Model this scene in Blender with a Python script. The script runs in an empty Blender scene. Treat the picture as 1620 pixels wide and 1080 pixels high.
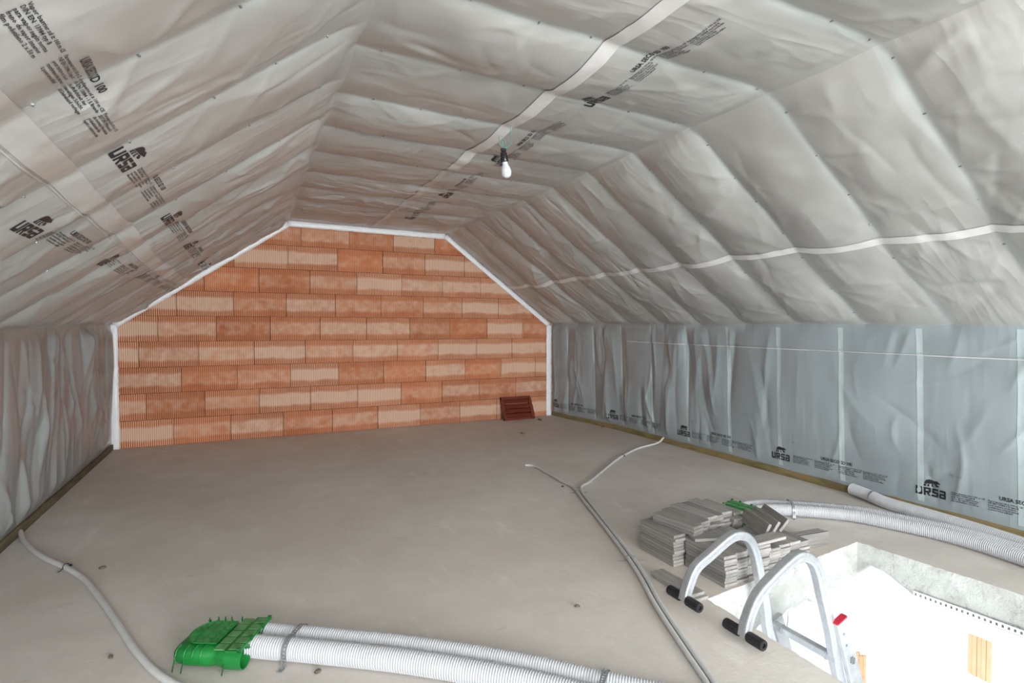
import bpy, bmesh, math, random
import numpy as np
from mathutils import Vector, Matrix, Euler

random.seed(7)
RNG = np.random.default_rng(11)
scene = bpy.context.scene
COL = scene.collection

# ------------------------------------------------------------------ camera
F_PX = 873.0
CAM_H = 1.13
PITCH = math.atan(21 / F_PX)
YAW = math.atan(421 / F_PX * math.cos(PITCH))
cd = bpy.data.cameras.new('camera')
cd.sensor_width = 36.0
cd.lens = 36.0 * F_PX / 1620.0
cd.clip_start = 0.02
cam = bpy.data.objects.new('camera', cd)
cam.location = (0, 0, CAM_H)
cam.rotation_euler = (math.pi / 2 - PITCH, 0, -YAW)
COL.objects.link(cam)
scene.camera = cam

# ------------------------------------------------------------------ sky and light
YN = -4.6           # rear gable behind the camera
YB = 6.222          # face of the brick gable
W = bpy.data.worlds.new('sky')
scene.world = W
W.use_nodes = True
bg = W.node_tree.nodes['Background']
bg.inputs[0].default_value = (0.80, 0.90, 1.0, 1)
bg.inputs[1].default_value = 2.0

def area_light(name, loc, rot, sx, sy, power, color):
    l = bpy.data.lights.new(name, 'AREA')
    l.shape = 'RECTANGLE'
    l.size, l.size_y = sx, sy
    l.energy = power
    l.color = color
    o = bpy.data.objects.new(name, l)
    o.location = loc
    o.rotation_euler = rot
    COL.objects.link(o)
    return o

# daylight entering by the large window of the rear gable
area_light('window_daylight', (1.3, YN - 0.22, 1.08), (math.pi / 2, 0, 0), 2.5, 1.7, 620, (0.975, 0.99, 1.0))
# overhead fill added to brighten the floor, set in an invented roof window
ROOF_Y = (-1.75, -0.55)
area_light('added_roof_fill', (-0.425, -1.15, 1.80), (0, math.radians(-54.7), 0), 0.95, 1.15, 110, (0.93, 0.97, 1.0))
# daylight of the room below the hatch
area_light('lower_room_daylight', (0.35, 0.3, -1.6), (math.pi / 2, 0, math.radians(-72)), 2.0, 1.5, 105, (0.95, 0.98, 1.0))

vs = scene.view_settings
vs.view_transform = 'Standard'
vs.look = 'None'
vs.gamma = 1.0
vs.use_curve_mapping = False
vs.exposure = 0.2

# ------------------------------------------------------------------ helpers
def tag(o, label=None, cat=None, group=None, kind=None):
    if label: o['label'] = label
    if cat: o['category'] = cat
    if group: o['group'] = group
    if kind: o['kind'] = kind
    return o

def link(name, me, mat=None, parent=None, loc=None, rot=None, smooth=False):
    o = bpy.data.objects.new(name, me)
    COL.objects.link(o)
    if mat is not None and me is not None and len(me.materials) == 0:
        me.materials.append(mat)
    if parent is not None: o.parent = parent
    if loc is not None: o.location = loc
    if rot is not None: o.rotation_euler = rot
    if smooth and me is not None:
        me.polygons.foreach_set('use_smooth', [True] * len(me.polygons))
    return o

def empty(name, loc=(0, 0, 0), rot=(0, 0, 0)):
    o = bpy.data.objects.new(name, None)
    o.empty_display_size = 0.05
    COL.objects.link(o)
    o.location = loc
    o.rotation_euler = rot
    return o

def pydata(name, v, f):
    me = bpy.data.meshes.new(name)
    me.from_pydata([tuple(p) for p in v], [], f)
    me.update()
    return me

class MB:
    """collects simple shapes into one mesh"""
    def __init__(s): s.v = []; s.f = []
    def add(s, v, f):
        n = len(s.v)
        s.v += [tuple(p) for p in v]
        s.f += [tuple(i + n for i in q) for q in f]
        return s
    def box(s, a, b, M=None):
        x0, y0, z0 = a; x1, y1, z1 = b
        v = [(x0,y0,z0),(x1,y0,z0),(x1,y1,z0),(x0,y1,z0),(x0,y0,z1),(x1,y0,z1),(x1,y1,z1),(x0,y1,z1)]
        if M is not None: v = [M @ Vector(p) for p in v]
        return s.add(v, [(0,3,2,1),(4,5,6,7),(0,1,5,4),(1,2,6,5),(2,3,7,6),(3,0,4,7)])
    def tube(s, pts, r, n=10, caps=True, squash=None, up=None):
        v, f = sweep(pts, r, n, caps, up)
        return s.add(v, f)
    def build(s, name, mat, parent=None, smooth=False, **k):
        return link(name, pydata(name, s.v, s.f), mat, parent, smooth=smooth, **k)

def frames(pts, up=None):
    pts = [Vector(p) for p in pts]
    n = len(pts)
    T = []
    for i in range(n):
        t = pts[min(i + 1, n - 1)] - pts[max(i - 1, 0)]
        T.append(t.normalized())
    u0 = Vector(up) if up else (Vector((0, 0, 1)) if abs(T[0].z) < 0.9 else Vector((1, 0, 0)))
    N = []
    prev = u0
    for i in range(n):
        a = prev - T[i] * prev.dot(T[i])
        if a.length < 1e-6: a = T[i].orthogonal()
        a.normalize()
        N.append(a)
        prev = a
    return pts, T, N

def sweep(pts, r, n=10, caps=True, up=None, profile=None):
    """tube along points; r a number or one per point; profile: list of (a,b) offsets"""
    pts, T, N = frames(pts, up)
    v, f = [], []
    for i, (p, t, a) in enumerate(zip(pts, T, N)):
        b = t.cross(a)
        rr = r[i] if hasattr(r, '__len__') else r
        if profile is None:
            for k in range(n):
                an = 2 * math.pi * k / n
                v.append(p + (a * math.cos(an) + b * math.sin(an)) * rr)
        else:
            for (pa, pb) in profile:
                v.append(p + a * pa + b * pb)
    if profile is not None: n = len(profile)
    for i in range(len(pts) - 1):
        for k in range(n):
            k2 = (k + 1) % n
            f.append((i * n + k, i * n + k2, (i + 1) * n + k2, (i + 1) * n + k))
    if caps:
        f.append(tuple(range(n - 1, -1, -1)))
        m = (len(pts) - 1) * n
        f.append(tuple(range(m, m + n)))
    return v, f

def spline(pts, step):
    """Catmull-Rom resampled at an even step"""
    P = [np.array(p, float) for p in pts]
    P = [2 * P[0] - P[1]] + P + [2 * P[-1] - P[-2]]
    out = []
    for i in range(1, len(P) - 2):
        for t in np.linspace(0, 1, 60, endpoint=False):
            a, b, c, d = P[i - 1], P[i], P[i + 1], P[i + 2]
            out.append(0.5 * (2 * b + (c - a) * t + (2 * a - 5 * b + 4 * c - d) * t**2 + (-a + 3 * b - 3 * c + d) * t**3))
    out.append(P[-2])
    out = np.array(out)
    L = np.concatenate([[0], np.cumsum(np.linalg.norm(np.diff(out, axis=0), axis=1))])
    n = max(2, int(L[-1] / step) + 1)
    q = np.linspace(0, L[-1], n)
    return np.stack([np.interp(q, L, out[:, k]) for k in range(out.shape[1])], 1)

# ------------------------------------------------------------------ materials
class NT:
    def __init__(s, name):
        s.m = bpy.data.materials.new(name)
        s.m.use_nodes = True
        s.t = s.m.node_tree
        s.b = s.t.nodes['Principled BSDF']
    def n(s, typ, **props):
        nd = s.t.nodes.new(typ)
        for k, v in props.items(): setattr(nd, k, v)
        return nd
    def l(s, a, b): s.t.links.new(a, b)
    def coord(s, kind='Object', scale=None):
        tc = s.n('ShaderNodeTexCoord')
        if scale is None: return tc.outputs[kind]
        mp = s.n('ShaderNodeMapping')
        mp.inputs['Scale'].default_value = scale
        s.l(tc.outputs[kind], mp.inputs['Vector'])
        return mp.outputs['Vector']
    def noise(s, vec, scale, detail=4, rough=0.55):
        nd = s.n('ShaderNodeTexNoise')
        nd.inputs['Scale'].default_value = scale
        nd.inputs['Detail'].default_value = detail
        nd.inputs['Roughness'].default_value = rough
        if vec is not None: s.l(vec, nd.inputs['Vector'])
        return nd.outputs['Fac']
    def ramp(s, fac, stops):
        r = s.n('ShaderNodeValToRGB')
        e = r.color_ramp.elements
        while len(e) < len(stops): e.new(0.5)
        for el, (p, c) in zip(e, stops):
            el.position = p
            el.color = (c[0], c[1], c[2], 1) if hasattr(c, '__len__') else (c, c, c, 1)
        s.l(fac, r.inputs[0])
        return r.outputs[0]
    def mix(s, fac, a, b, mode='MIX'):
        m = s.n('ShaderNodeMix', data_type='RGBA', blend_type=mode)
        for i, x in ((0, fac), (6, a), (7, b)):
            if hasattr(x, 'is_linked') or hasattr(x, 'links'): s.l(x, m.inputs[i])
            elif i == 0: m.inputs[0].default_value = x
            else: m.inputs[i].default_value = (*x, 1)
        return m.outputs[2]
    def math(s, op, a, b=None, c=None, clamp=False):
        m = s.n('ShaderNodeMath', operation=op, use_clamp=clamp)
        for i, x in enumerate((a, b, c)):
            if x is None: continue
            if isinstance(x, (int, float)): m.inputs[i].default_value = x
            else: s.l(x, m.inputs[i])
        return m.outputs[0]
    def bump(s, h, strength=0.3, dist=0.01):
        b = s.n('ShaderNodeBump')
        b.inputs['Strength'].default_value = strength
        b.inputs['Distance'].default_value = dist
        s.l(h, b.inputs['Height'])
        s.l(b.outputs[0], s.b.inputs['Normal'])
    def set(s, color=None, rough=0.5, metal=0.0, spec=0.5):
        i = s.b.inputs
        if color is not None:
            if hasattr(color, 'links'): s.l(color, i['Base Color'])
            else: i['Base Color'].default_value = (*color, 1)
        if hasattr(rough, 'links'): s.l(rough, i['Roughness'])
        else: i['Roughness'].default_value = rough
        i['Metallic'].default_value = metal
        i['Specular IOR Level'].default_value = spec
        return s.m

def simple(name, c, rough=0.5, metal=0.0, spec=0.5, var=0.08, scale=12, bump=0.0):
    t = NT(name)
    nz = t.noise(t.coord(), scale)
    lo = tuple(x * (1 - var) for x in c); hi = tuple(min(1, x * (1 + var)) for x in c)
    if bump: t.bump(nz, bump, 0.004)
    return t.set(t.ramp(nz, [(0.3, lo), (0.7, hi)]), rough, metal, spec)

def film_mat(name, c1, c2, mint, rough=0.30, bump=0.42):
    t = NT(name)
    co = t.coord()
    n1 = t.noise(co, 1.6, 2)
    n2 = t.noise(co, 9, 3)
    col = t.ramp(n1, [(0.32, c1), (0.68, c2)])
    col = t.mix(t.math('MULTIPLY', n2, 0.10), col, tuple(x * 0.8 for x in c1))
    at = t.n('ShaderNodeAttribute', attribute_name='contact')
    col = t.mix(t.math('MULTIPLY', at.outputs['Fac'], 0.62), col, mint)
    # fine stretched wrinkles, running up the slopes and down the walls, in patches
    w1 = t.noise(t.coord('Object', (0.9, 5.5, 0.9)), 2.2, 1.5, 0.5)
    w2 = t.noise(t.coord('Object', (2.2, 3.4, 2.2)), 2.0, 1, 0.5)
    rid = t.math('ADD', t.math('ABSOLUTE', t.math('SUBTRACT', w1, 0.5)), t.math('MULTIPLY', t.math('ABSOLUTE', t.math('SUBTRACT', w2, 0.5)), 0.45))
    mask = t.ramp(t.noise(co, 1.7, 2), [(0.44, 0.08), (0.68, 1.0)])
    t.bump(t.math('MULTIPLY', t.math('SUBTRACT', 0.5, rid), mask), bump, 0.03)
    return t.set(col, rough, 0, 0.7)

M = {}
M['film_ceil'] = film_mat('milky_film_over_insulation', (0.375, 0.375, 0.36), (0.465, 0.465, 0.45), (0.52, 0.60, 0.59))
M['film_wall'] = film_mat('milky_film_wall', (0.26, 0.302, 0.322), (0.315, 0.365, 0.385), (0.50, 0.60, 0.60), 0.24, 0.3)
M['film_left'] = film_mat('slack_grey_film', (0.235, 0.245, 0.245), (0.30, 0.31, 0.31), (0.5, 0.55, 0.55), 0.28)
M['tape'] = simple('white_tape', (0.74, 0.75, 0.77), 0.4, var=0.05, scale=30, bump=0.15)
M['film_tape'] = simple('milky_tape', (0.70, 0.70, 0.69), 0.32, var=0.05, scale=20)
M['clear_tape'] = simple('clear_tape', (0.51, 0.50, 0.48), 0.22, var=0.05, scale=20)
M['stud'] = simple('stud_seen_through_film', (0.43, 0.51, 0.52), 0.30, var=0.08, scale=10)
M['ink'] = simple('black_print', (0.018, 0.02, 0.024), 0.4, var=0.2, scale=50)
M['ink_faint'] = simple('grey_print', (0.10, 0.105, 0.11), 0.45, var=0.3, scale=80)
M['black'] = simple('black_rubber', (0.012, 0.012, 0.014), 0.45, var=0.2, scale=40)
M['socket'] = simple('black_bakelite', (0.02, 0.018, 0.02), 0.25, var=0.1)
M['bare_clay'] = simple('pale_clay', (0.80, 0.50, 0.30), 0.9, var=0.08, scale=20)
M['bulb'] = simple('opal_glass', (0.60, 0.62, 0.64), 0.15, var=0.02)
M['wire'] = simple('teal_wire', (0.10, 0.26, 0.24), 0.4, var=0.15)
M['alu'] = simple('brushed_aluminium', (0.46, 0.48, 0.50), 0.38, 0.6, var=0.1, scale=60)
M['alu_white'] = simple('pale_aluminium', (0.40, 0.41, 0.41), 0.5, 0.35, var=0.12, scale=25)
M['steel'] = simple('galvanised_strip', (0.36, 0.38, 0.40), 0.4, 0.7, var=0.15, scale=60)
M['red'] = simple('red_plastic', (0.50, 0.02, 0.045), 0.4, var=0.1)
M['green'] = simple('green_plastic', (0.010, 0.17, 0.032), 0.32, var=0.15, scale=20)
M['green_top'] = simple('dusty_green_plastic', (0.085, 0.235, 0.085), 0.5, var=0.25, scale=30)
M['green_dark'] = simple('dark_green_plastic', (0.008, 0.10, 0.025), 0.4, var=0.15)
M['pipe'] = simple('white_corrugated_plastic', (0.485, 0.495, 0.515), 0.42, var=0.05, scale=14)
M['conduit'] = simple('grey_white_conduit', (0.56, 0.56, 0.55), 0.45, var=0.06, scale=25)
M['brown'] = simple('brown_plastic', (0.145, 0.028, 0.014), 0.38, var=0.18, scale=16)
M['rubble'] = simple('rubble', (0.13, 0.105, 0.08), 0.9, var=0.3, scale=60, bump=0.4)
M['timber'] = None
t = NT('sill_timber')
co = t.coord('Object', (1, 1, 6))
M['timber'] = t.set(t.ramp(t.noise(co, 5, 5), [(0.25, (0.10, 0.085, 0.03)), (0.5, (0.21, 0.17, 0.075)), (0.75, (0.28, 0.17, 0.08))]), 0.8)
t = NT('dark_sill_timber')
co = t.coord('Object', (1, 1, 6))
M['timber_dark'] = t.set(t.ramp(t.noise(co, 5, 5), [(0.25, (0.045, 0.035, 0.02)), (0.5, (0.10, 0.08, 0.04)), (0.75, (0.16, 0.14, 0.07))]), 0.85)
t = NT('tile_strip')
co = t.coord('Object', (16, 1.2, 30))
nz = t.noise(co, 4, 5)
oi = t.n('ShaderNodeObjectInfo')
base = t.ramp(nz, [(0.25, (0.17, 0.16, 0.147)), (0.5, (0.255, 0.242, 0.225)), (0.8, (0.33, 0.316, 0.297))])
var = t.ramp(oi.outputs['Random'], [(0.0, 0.72), (1.0, 1.18)])
t.bump(nz, 0.3, 0.002)
M['tile'] = t.set(t.mix(1.0, base, var, 'MULTIPLY'), 0.75)

# clay block: combed face, partly rubbed with pale mortar
t = NT('combed_clay_block')
tc = t.n('ShaderNodeTexCoord')
sp = t.n('ShaderNodeSeparateXYZ')
t.l(tc.outputs['Object'], sp.inputs[0])
oi = t.n('ShaderNodeObjectInfo')
off = t.n('ShaderNodeCombineXYZ')
t.l(t.math('MULTIPLY', oi.outputs['Random'], 91.0), off.inputs[1])
va = t.n('ShaderNodeVectorMath', operation='ADD')
t.l(tc.outputs['Object'], va.inputs[0]); t.l(off.outputs[0], va.inputs[1])
pos = va.outputs[0]
big = t.noise(pos, 5, 4)
fine = t.noise(pos, 45, 4)
jit = t.noise(pos, 14, 2)
wv = t.math('SINE', t.math('MULTIPLY', sp.outputs[0], 2 * math.pi / 0.0175))
groove = t.math('MULTIPLY_ADD', wv, 2.2, -0.7, clamp=True)             # 1 in a groove
zz = t.math('ABSOLUTE', t.math('ADD', sp.outputs[2], t.math('MULTIPLY_ADD', big, 0.06, -0.03)))
edge = t.math('MULTIPLY_ADD', zz, 40.0, -2.1, clamp=True)              # 1 in the upper and lower bands
rnd2 = t.math('FRACT', t.math('MULTIPLY', oi.outputs['Random'], 7.31))
clay = t.ramp(big, [(0.25, (0.40, 0.135, 0.06)), (0.5, (0.50, 0.19, 0.092)), (0.75, (0.55, 0.245, 0.135))])
clay = t.mix(1.0, clay, t.ramp(oi.outputs['Random'], [(0, 0.86), (1, 1.12)]), 'MULTIPLY')
smear = t.math('MULTIPLY', t.math('SUBTRACT', 1.0, edge), t.math('MULTIPLY_ADD', t.math('ADD', rnd2, jit), 1.4, -0.62, clamp=True))
col = t.mix(t.math('MULTIPLY', smear, 0.8), clay, (0.66, 0.49, 0.37))
gd = t.math('MULTIPLY', groove, t.math('MULTIPLY_ADD', edge, 0.50, 0.46))
gd = t.math('MULTIPLY', gd, t.math('MULTIPLY_ADD', fine, 0.8, 0.5))
col = t.mix(gd, col, (0.25, 0.065, 0.022))
lip = t.math('MULTIPLY', t.math('MULTIPLY_ADD', wv, -2.0, -0.8, clamp=True), t.math('MULTIPLY', edge, t.math('MULTIPLY_ADD', rnd2, 0.9, 0.0, clamp=True)))
col = t.mix(lip, col, (0.68, 0.47, 0.33))
hh = t.math('SUBTRACT', t.math('MULTIPLY', fine, 0.3), t.math('MULTIPLY', groove, t.math('MULTIPLY_ADD', edge, 0.6, 0.4)))
t.bump(hh, 0.6, 0.004)
M['clay'] = t.set(col, 0.85, 0, 0.2)
M['mortar'] = simple('dark_joint', (0.19, 0.10, 0.06), 0.95, var=0.3, scale=30)

# screed floor
t = NT('cement_screed')
co = t.coord()
n1 = t.noise(co, 0.7, 6, 0.6)
n2 = t.noise(co, 4.5, 6, 0.65)
n3 = t.noise(co, 55, 5, 0.7)
col = t.ramp(n1, [(0.3, (0.56, 0.505, 0.45)), (0.5, (0.64, 0.60, 0.55)), (0.7, (0.71, 0.68, 0.635))])
col = t.mix(t.ramp(n2, [(0.42, 0.0), (0.75, 0.42)]), col, (0.47, 0.44, 0.405))
col = t.mix(t.math('MULTIPLY', n3, 0.22), col, (0.38, 0.345, 0.31))
sc = t.noise(t.coord('Object', (1, 3.2, 1)), 3.4, 8, 0.7)
col = t.mix(t.ramp(sc, [(0.62, 0.0), (0.72, 0.45)]), col, (0.33, 0.295, 0.26))
pale = t.noise(t.coord('Object', (2.4, 1, 1)), 2.3, 7, 0.7)
col = t.mix(t.ramp(pale, [(0.58, 0.0), (0.72, 0.5)]), col, (0.76, 0.74, 0.70))
col = t.mix(t.ramp(t.noise(co, 0.45, 3), [(0.45, 0.0), (0.7, 0.5)]), col, (0.50, 0.425, 0.36))
t.bump(t.math('ADD', t.math('MULTIPLY', n3, 0.35), n2), 0.4, 0.01)
M['floor'] = t.set(col, 0.72, 0, 0.35)

t = NT('rough_plaster')
co = t.coord()
n1 = t.noise(co, 7, 6, 0.65); n2 = t.noise(co, 45, 4, 0.7)
col = t.ramp(n1, [(0.3, (0.33, 0.335, 0.31)), (0.6, (0.45, 0.46, 0.435))])
col = t.mix(t.ramp(n2, [(0.60, 0.0), (0.72, 0.6)]), col, (0.15, 0.145, 0.12))
t.bump(t.math('ADD', n1, t.math('MULTIPLY', n2, 0.5)), 0.6, 0.02)
M['plaster'] = t.set(col, 0.9, 0, 0.2)
M['white_wall'] = simple('white_paint', (0.88, 0.88, 0.88), 0.8, var=0.02, scale=3)
M['render_wall'] = simple('grey_render', (0.55, 0.53, 0.50), 0.85, var=0.1, scale=4)
M['frame_white'] = simple('white_frame', (0.75, 0.75, 0.75), 0.4, var=0.03)
t = NT('pane_glass')
tr = t.n('ShaderNodeBsdfTransparent'); gl = t.n('ShaderNodeBsdfGlossy'); gl.inputs['Roughness'].default_value = 0.03
mx = t.n('ShaderNodeMixShader'); mx.inputs[0].default_value = 0.06
t.l(tr.outputs[0], mx.inputs[1]); t.l(gl.outputs[0], mx.inputs[2])
t.l(mx.outputs[0], t.t.nodes['Material Output'].inputs['Surface'])
M['glass'] = t.m

# ------------------------------------------------------------------ the attic's cross section
def sm(x): x = np.clip(x, 0, 1); return x * x * (3 - 2 * x)
def p_lb(Y): return np.stack([0 * Y - 1.137, 0 * Y + 0.045], -1)
def p_lt(Y): return np.stack([0 * Y - 1.128, 1.17 - 0.0175 * (YB - Y)], -1)
def p_pl(Y): return np.stack([0 * Y + 0.40, 0 * Y + 2.25], -1)
def p_pr(Y): return np.stack([0 * Y + 2.13, 2.185 + 0.011 * (Y - 1.28)], -1)
def p_rt(Y): return np.stack([3.665 - 0.09 * sm((Y - 4.9) / 1.3), 1.15 + 0.0075 * (Y - 1.44)], -1)
def p_rb(Y): return np.stack([3.715 - 0.13 * sm((Y - 4.9) / 1.3), 0 * Y + 0.045], -1)
RAFT0, RAFT = 1.28, 0.486
RAFT_L = 1.075
STUD0, STUD = 1.443, 0.4905

YS = np.concatenate([np.arange(YN, 0.7, 0.06), np.arange(0.7, YB - 0.012, 0.0125), [YB - 0.008]])

def vnoise(x, y, seed):
    """smooth value noise on arrays"""
    r = np.random.default_rng(seed).random((64, 64))
    xi = np.floor(x).astype(int); yi = np.floor(y).astype(int)
    fx = sm(x - xi); fy = sm(y - yi)
    g = lambda a, b: r[a % 64, b % 64]
    return (g(xi, yi) * (1 - fx) + g(xi + 1, yi) * fx) * (1 - fy) + (g(xi, yi + 1) * (1 - fx) + g(xi + 1, yi + 1) * fx) * fy

def bay(Y, o, p):
    k = np.floor((Y - o) / p)
    tt = (Y - o) / p - k
    return k, tt

def edge_h(Y, seed, amp):
    k, tt = bay(Y, RAFT0, RAFT)
    r = np.random.default_rng(seed).random(64)
    a = amp * (0.6 + 0.8 * r[(k.astype(int)) % 64])
    return a * (4 * tt * (1 - tt)) ** 0.8 * sm((YB - Y) / 0.25)

class Film:
    def __init__(s, name, pa, pb, nrm, ns, hfun, na, nb, ea, eb, mat, contact, label, hole=None):
        """pa,pb: edge curves; nrm: inward normal (x,z); na,nb: edge directions; ea,eb: edge displacement"""
        s.w = np.linspace(0, 1, ns)
        s.Y = YS
        A = pa(YS); B = pb(YS)
        s.L = float(np.linalg.norm(A - B, axis=1).mean())
        Wg, Yg = np.meshgrid(s.w, YS, indexing='ij')
        base = A[None] * (1 - Wg[..., None]) + B[None] * Wg[..., None]
        S = Wg * s.L
        h = hfun(S, Yg, s.L)
        da = sm(S / 0.10); db = sm((s.L - S) / 0.10)
        fade = da * db
        ha = ea(YS)[None] * (1 - da); hb = eb(YS)[None] * (1 - db)
        n = np.array(nrm) / np.linalg.norm(nrm)
        na = np.array(na) / np.linalg.norm(na); nb = np.array(nb) / np.linalg.norm(nb)
        off = (h * fade)[..., None] * n + ha[..., None] * na + hb[..., None] * nb
        xz = base + off
        s.P = np.stack([xz[..., 0], Yg, xz[..., 1]], -1)
        s.n3 = Vector((n[0], 0, n[1]))
        ny = len(YS)
        v = s.P.reshape(-1, 3)
        idx = np.arange(ns * ny).reshape(ns, ny)
        f = np.stack([idx[:-1, :-1], idx[1:, :-1], idx[1:, 1:], idx[:-1, 1:]], -1)
        if hole:
            cw = (s.w[:-1] + s.w[1:]) / 2; cy = (YS[:-1] + YS[1:]) / 2
            cut = ((cw > hole[0]) & (cw < hole[1]))[:, None] & ((cy > hole[2]) & (cy < hole[3]))[None]
            f = f[~cut]
        f = f.reshape(-1, 4)
        me = bpy.data.meshes.new(name)
        me.vertices.add(len(v)); me.vertices.foreach_set('co', v.ravel())
        me.loops.add(f.size); me.loops.foreach_set('vertex_index', f.ravel())
        me.polygons.add(len(f)); me.polygons.foreach_set('loop_start', np.arange(0, f.size, 4))
        me.polygons.foreach_set('loop_total', np.full(len(f), 4))
        me.update(calc_edges=True)
        at = me.attributes.new('contact', 'FLOAT', 'POINT')
        at.data.foreach_set('value', contact(S, Yg, s.L).ravel().astype(np.float32))
        s.o = link(name, me, mat, smooth=True)
        tag(s.o, label, kind='structure')
    def at(s, S, Y, lift=0.0):
        """points on the film at distance S from its first edge"""
        S = np.asarray(S, float); Y = np.asarray(Y, float)
        a = np.clip(S / s.L, 0, 0.99999) * (len(s.w) - 1)
        i = a.astype(int); fa = (a - i)[..., None]
        j = np.clip(np.searchsorted(s.Y, Y) - 1, 0, len(s.Y) - 2)
        fb = ((Y - s.Y[j]) / (s.Y[j + 1] - s.Y[j]))[..., None]
        P = s.P
        p00, p10, p01, p11 = P[i, j], P[i + 1, j], P[i, j + 1], P[i + 1, j + 1]
        p = (p00 * (1 - fa) + p10 * fa) * (1 - fb) + (p01 * (1 - fa) + p11 * fa) * fb
        nn = np.cross(p10 - p00, p01 - p00)
        nn /= np.linalg.norm(nn, axis=-1, keepdims=True) + 1e-12
        sg = np.sign(nn @ np.array(s.n3))[..., None]
        return p + nn * sg * lift

def creases(S, Y, L, rng, n, ang, spread, lmin, lmax, wmin, wmax, amp, ylo=0.7, yhi=YB):
    """random pulled folds: sharp ridges along short lines"""
    h = np.zeros_like(S)
    s1 = S[:, 0]; y1 = Y[0]
    for _ in range(n):
        cs = rng.uniform(0, L); cy = rng.uniform(ylo, yhi)
        a = ang + rng.normal(0, spread); ln = rng.uniform(lmin, lmax); w = rng.uniform(wmin, wmax)
        A = amp * rng.uniform(0.35, 1.0) * (1 if rng.random() < 0.62 else -1)
        i0, i1 = np.searchsorted(s1, [cs - ln, cs + ln]); j0, j1 = np.searchsorted(y1, [cy - ln, cy + ln])
        if i1 - i0 < 2 or j1 - j0 < 2: continue
        ds = S[i0:i1, j0:j1] - cs; dy = Y[i0:i1, j0:j1] - cy
        u = ds * math.cos(a) + dy * math.sin(a); d = -ds * math.sin(a) + dy * math.cos(a)
        d = d + rng.uniform(-0.5, 0.5) * u * u / ln
        tp = np.clip(1 - (u / (ln * 0.5)) ** 2, 0, 1)
        h[i0:i1, j0:j1] += A * np.exp(-np.abs(d) / w) * tp
    return h

def pleats(S, Y, rng, pts, R, amp):
    """gathers running out of a staple"""
    h = np.zeros_like(S)
    s1 = S[:, 0]; y1 = Y[0]
    for (cs, cy) in pts:
        r0 = R * rng.uniform(0.6, 1.3)
        i0, i1 = np.searchsorted(s1, [cs - r0, cs + r0]); j0, j1 = np.searchsorted(y1, [cy - r0, cy + r0])
        if i1 - i0 < 2 or j1 - j0 < 2: continue
        ds = S[i0:i1, j0:j1] - cs; dy = Y[i0:i1, j0:j1] - cy
        r = np.hypot(ds, dy) + 1e-6; th = np.arctan2(ds, dy)
        q = 0
        for _ in range(rng.integers(3, 6)):
            t0 = rng.uniform(-math.pi, math.pi); wd = rng.uniform(0.07, 0.18)
            dt = np.abs((th - t0 + math.pi) % (2 * math.pi) - math.pi)
            q = q + rng.uniform(0.4, 1) * np.exp(-dt / wd)
        h[i0:i1, j0:j1] += amp * q * (r / (r + 0.03)) * np.clip(1 - r / r0, 0, 1) ** 1.3
    return h

STAPLES = {}
def pillow(seed, amp, wr, ang0, name, R0=RAFT0, swoop=False):
    def fn(S, Y, L):
        rng = np.random.default_rng(seed)
        wob = lambda q: 0.05 * (vnoise(q * 2.6 + seed, 0 * q + 0.5, seed + 9) - 0.5) + 0.02 * (vnoise(q * 7.1 + seed, 0 * q + 0.5, seed + 10) - 0.5)
        k, tt = bay(Y + wob(S), R0, RAFT)
        r = rng.random(64)
        a = amp * (0.65 + 0.7 * r[k.astype(int) % 64]) * (0.55 + 0.9 * vnoise(S * 2.3 + k * 3.7, k * 1.3 + 0.5, seed))
        skew = tt + 0.10 * (vnoise(S * 3.1, k + 0.5, seed + 3) - 0.5) * np.sin(math.pi * tt)
        h = a * np.clip(4 * skew * (1 - skew), 0, 1) ** 0.92
        sc = 1.0 + 0.8 * sm((Y - 3.6) / 1.6)                     # tighter, more gathered towards the gable
        pts = []
        for kk in range(-3, 12):
            y = R0 + kk * RAFT
            s = 0.05 + rng.random() * 0.12
            while s < L:
                pts.append((s, y - float(wob(np.array([s]))[0]))); s += rng.uniform(0.2, 0.36)
        STAPLES[name] = [p for p in pts if p[1] > 0.9]
        g = pleats(S, Y, rng, pts, 0.38, 0.016 * wr)
        g = g + creases(S, Y, L, rng, int(60 * wr), ang0, 0.25, 0.2, 0.7, 0.014, 0.045, 0.007 * wr, 0.7, 3.6)
        g = g + creases(S, Y, L, rng, int(26 * wr), ang0 + 0.7, 0.5, 0.15, 0.5, 0.012, 0.03, 0.006 * wr, 0.7, 3.6)
        g = g + creases(S, Y, L, rng, int(70 * wr), ang0, 0.25, 0.2, 0.7, 0.007, 0.022, 0.009 * wr, 3.4, YB)
        g = g + 0.5 * creases(S, Y, L, rng, int(110 * wr), ang0, 0.2, 0.2, 0.6, 0.004, 0.012, 0.011 * wr, 3.6, YB)
        if swoop:
            g = g + creases(S, Y, L, rng, 14, math.pi / 2, 0.25, 0.6, 1.3, 0.02, 0.06, 0.016, 0.8, 2.0)
        low = (vnoise(S * 5, Y * 5, seed + 5) - 0.5) * 0.012 + (vnoise(S * 13, Y * 13, seed + 6) - 0.5) * 0.004
        h = h + (g * sc + low) * np.clip(h / 0.02, 0.25, 1)
        return h * sm((YB - Y) / 0.10 + 0.1)
    return fn

def contact_raft(S, Y, L):
    d = np.abs(((Y - RAFT0) / RAFT + 0.5) % 1 - 0.5) * RAFT
    return np.exp(-(d / 0.022) ** 2) * (0.35 + 0.65 * sm((4.2 - Y) / 2.5)) * (0.4 + 0.6 * vnoise(S * 6, Y * 3, 4))

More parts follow.
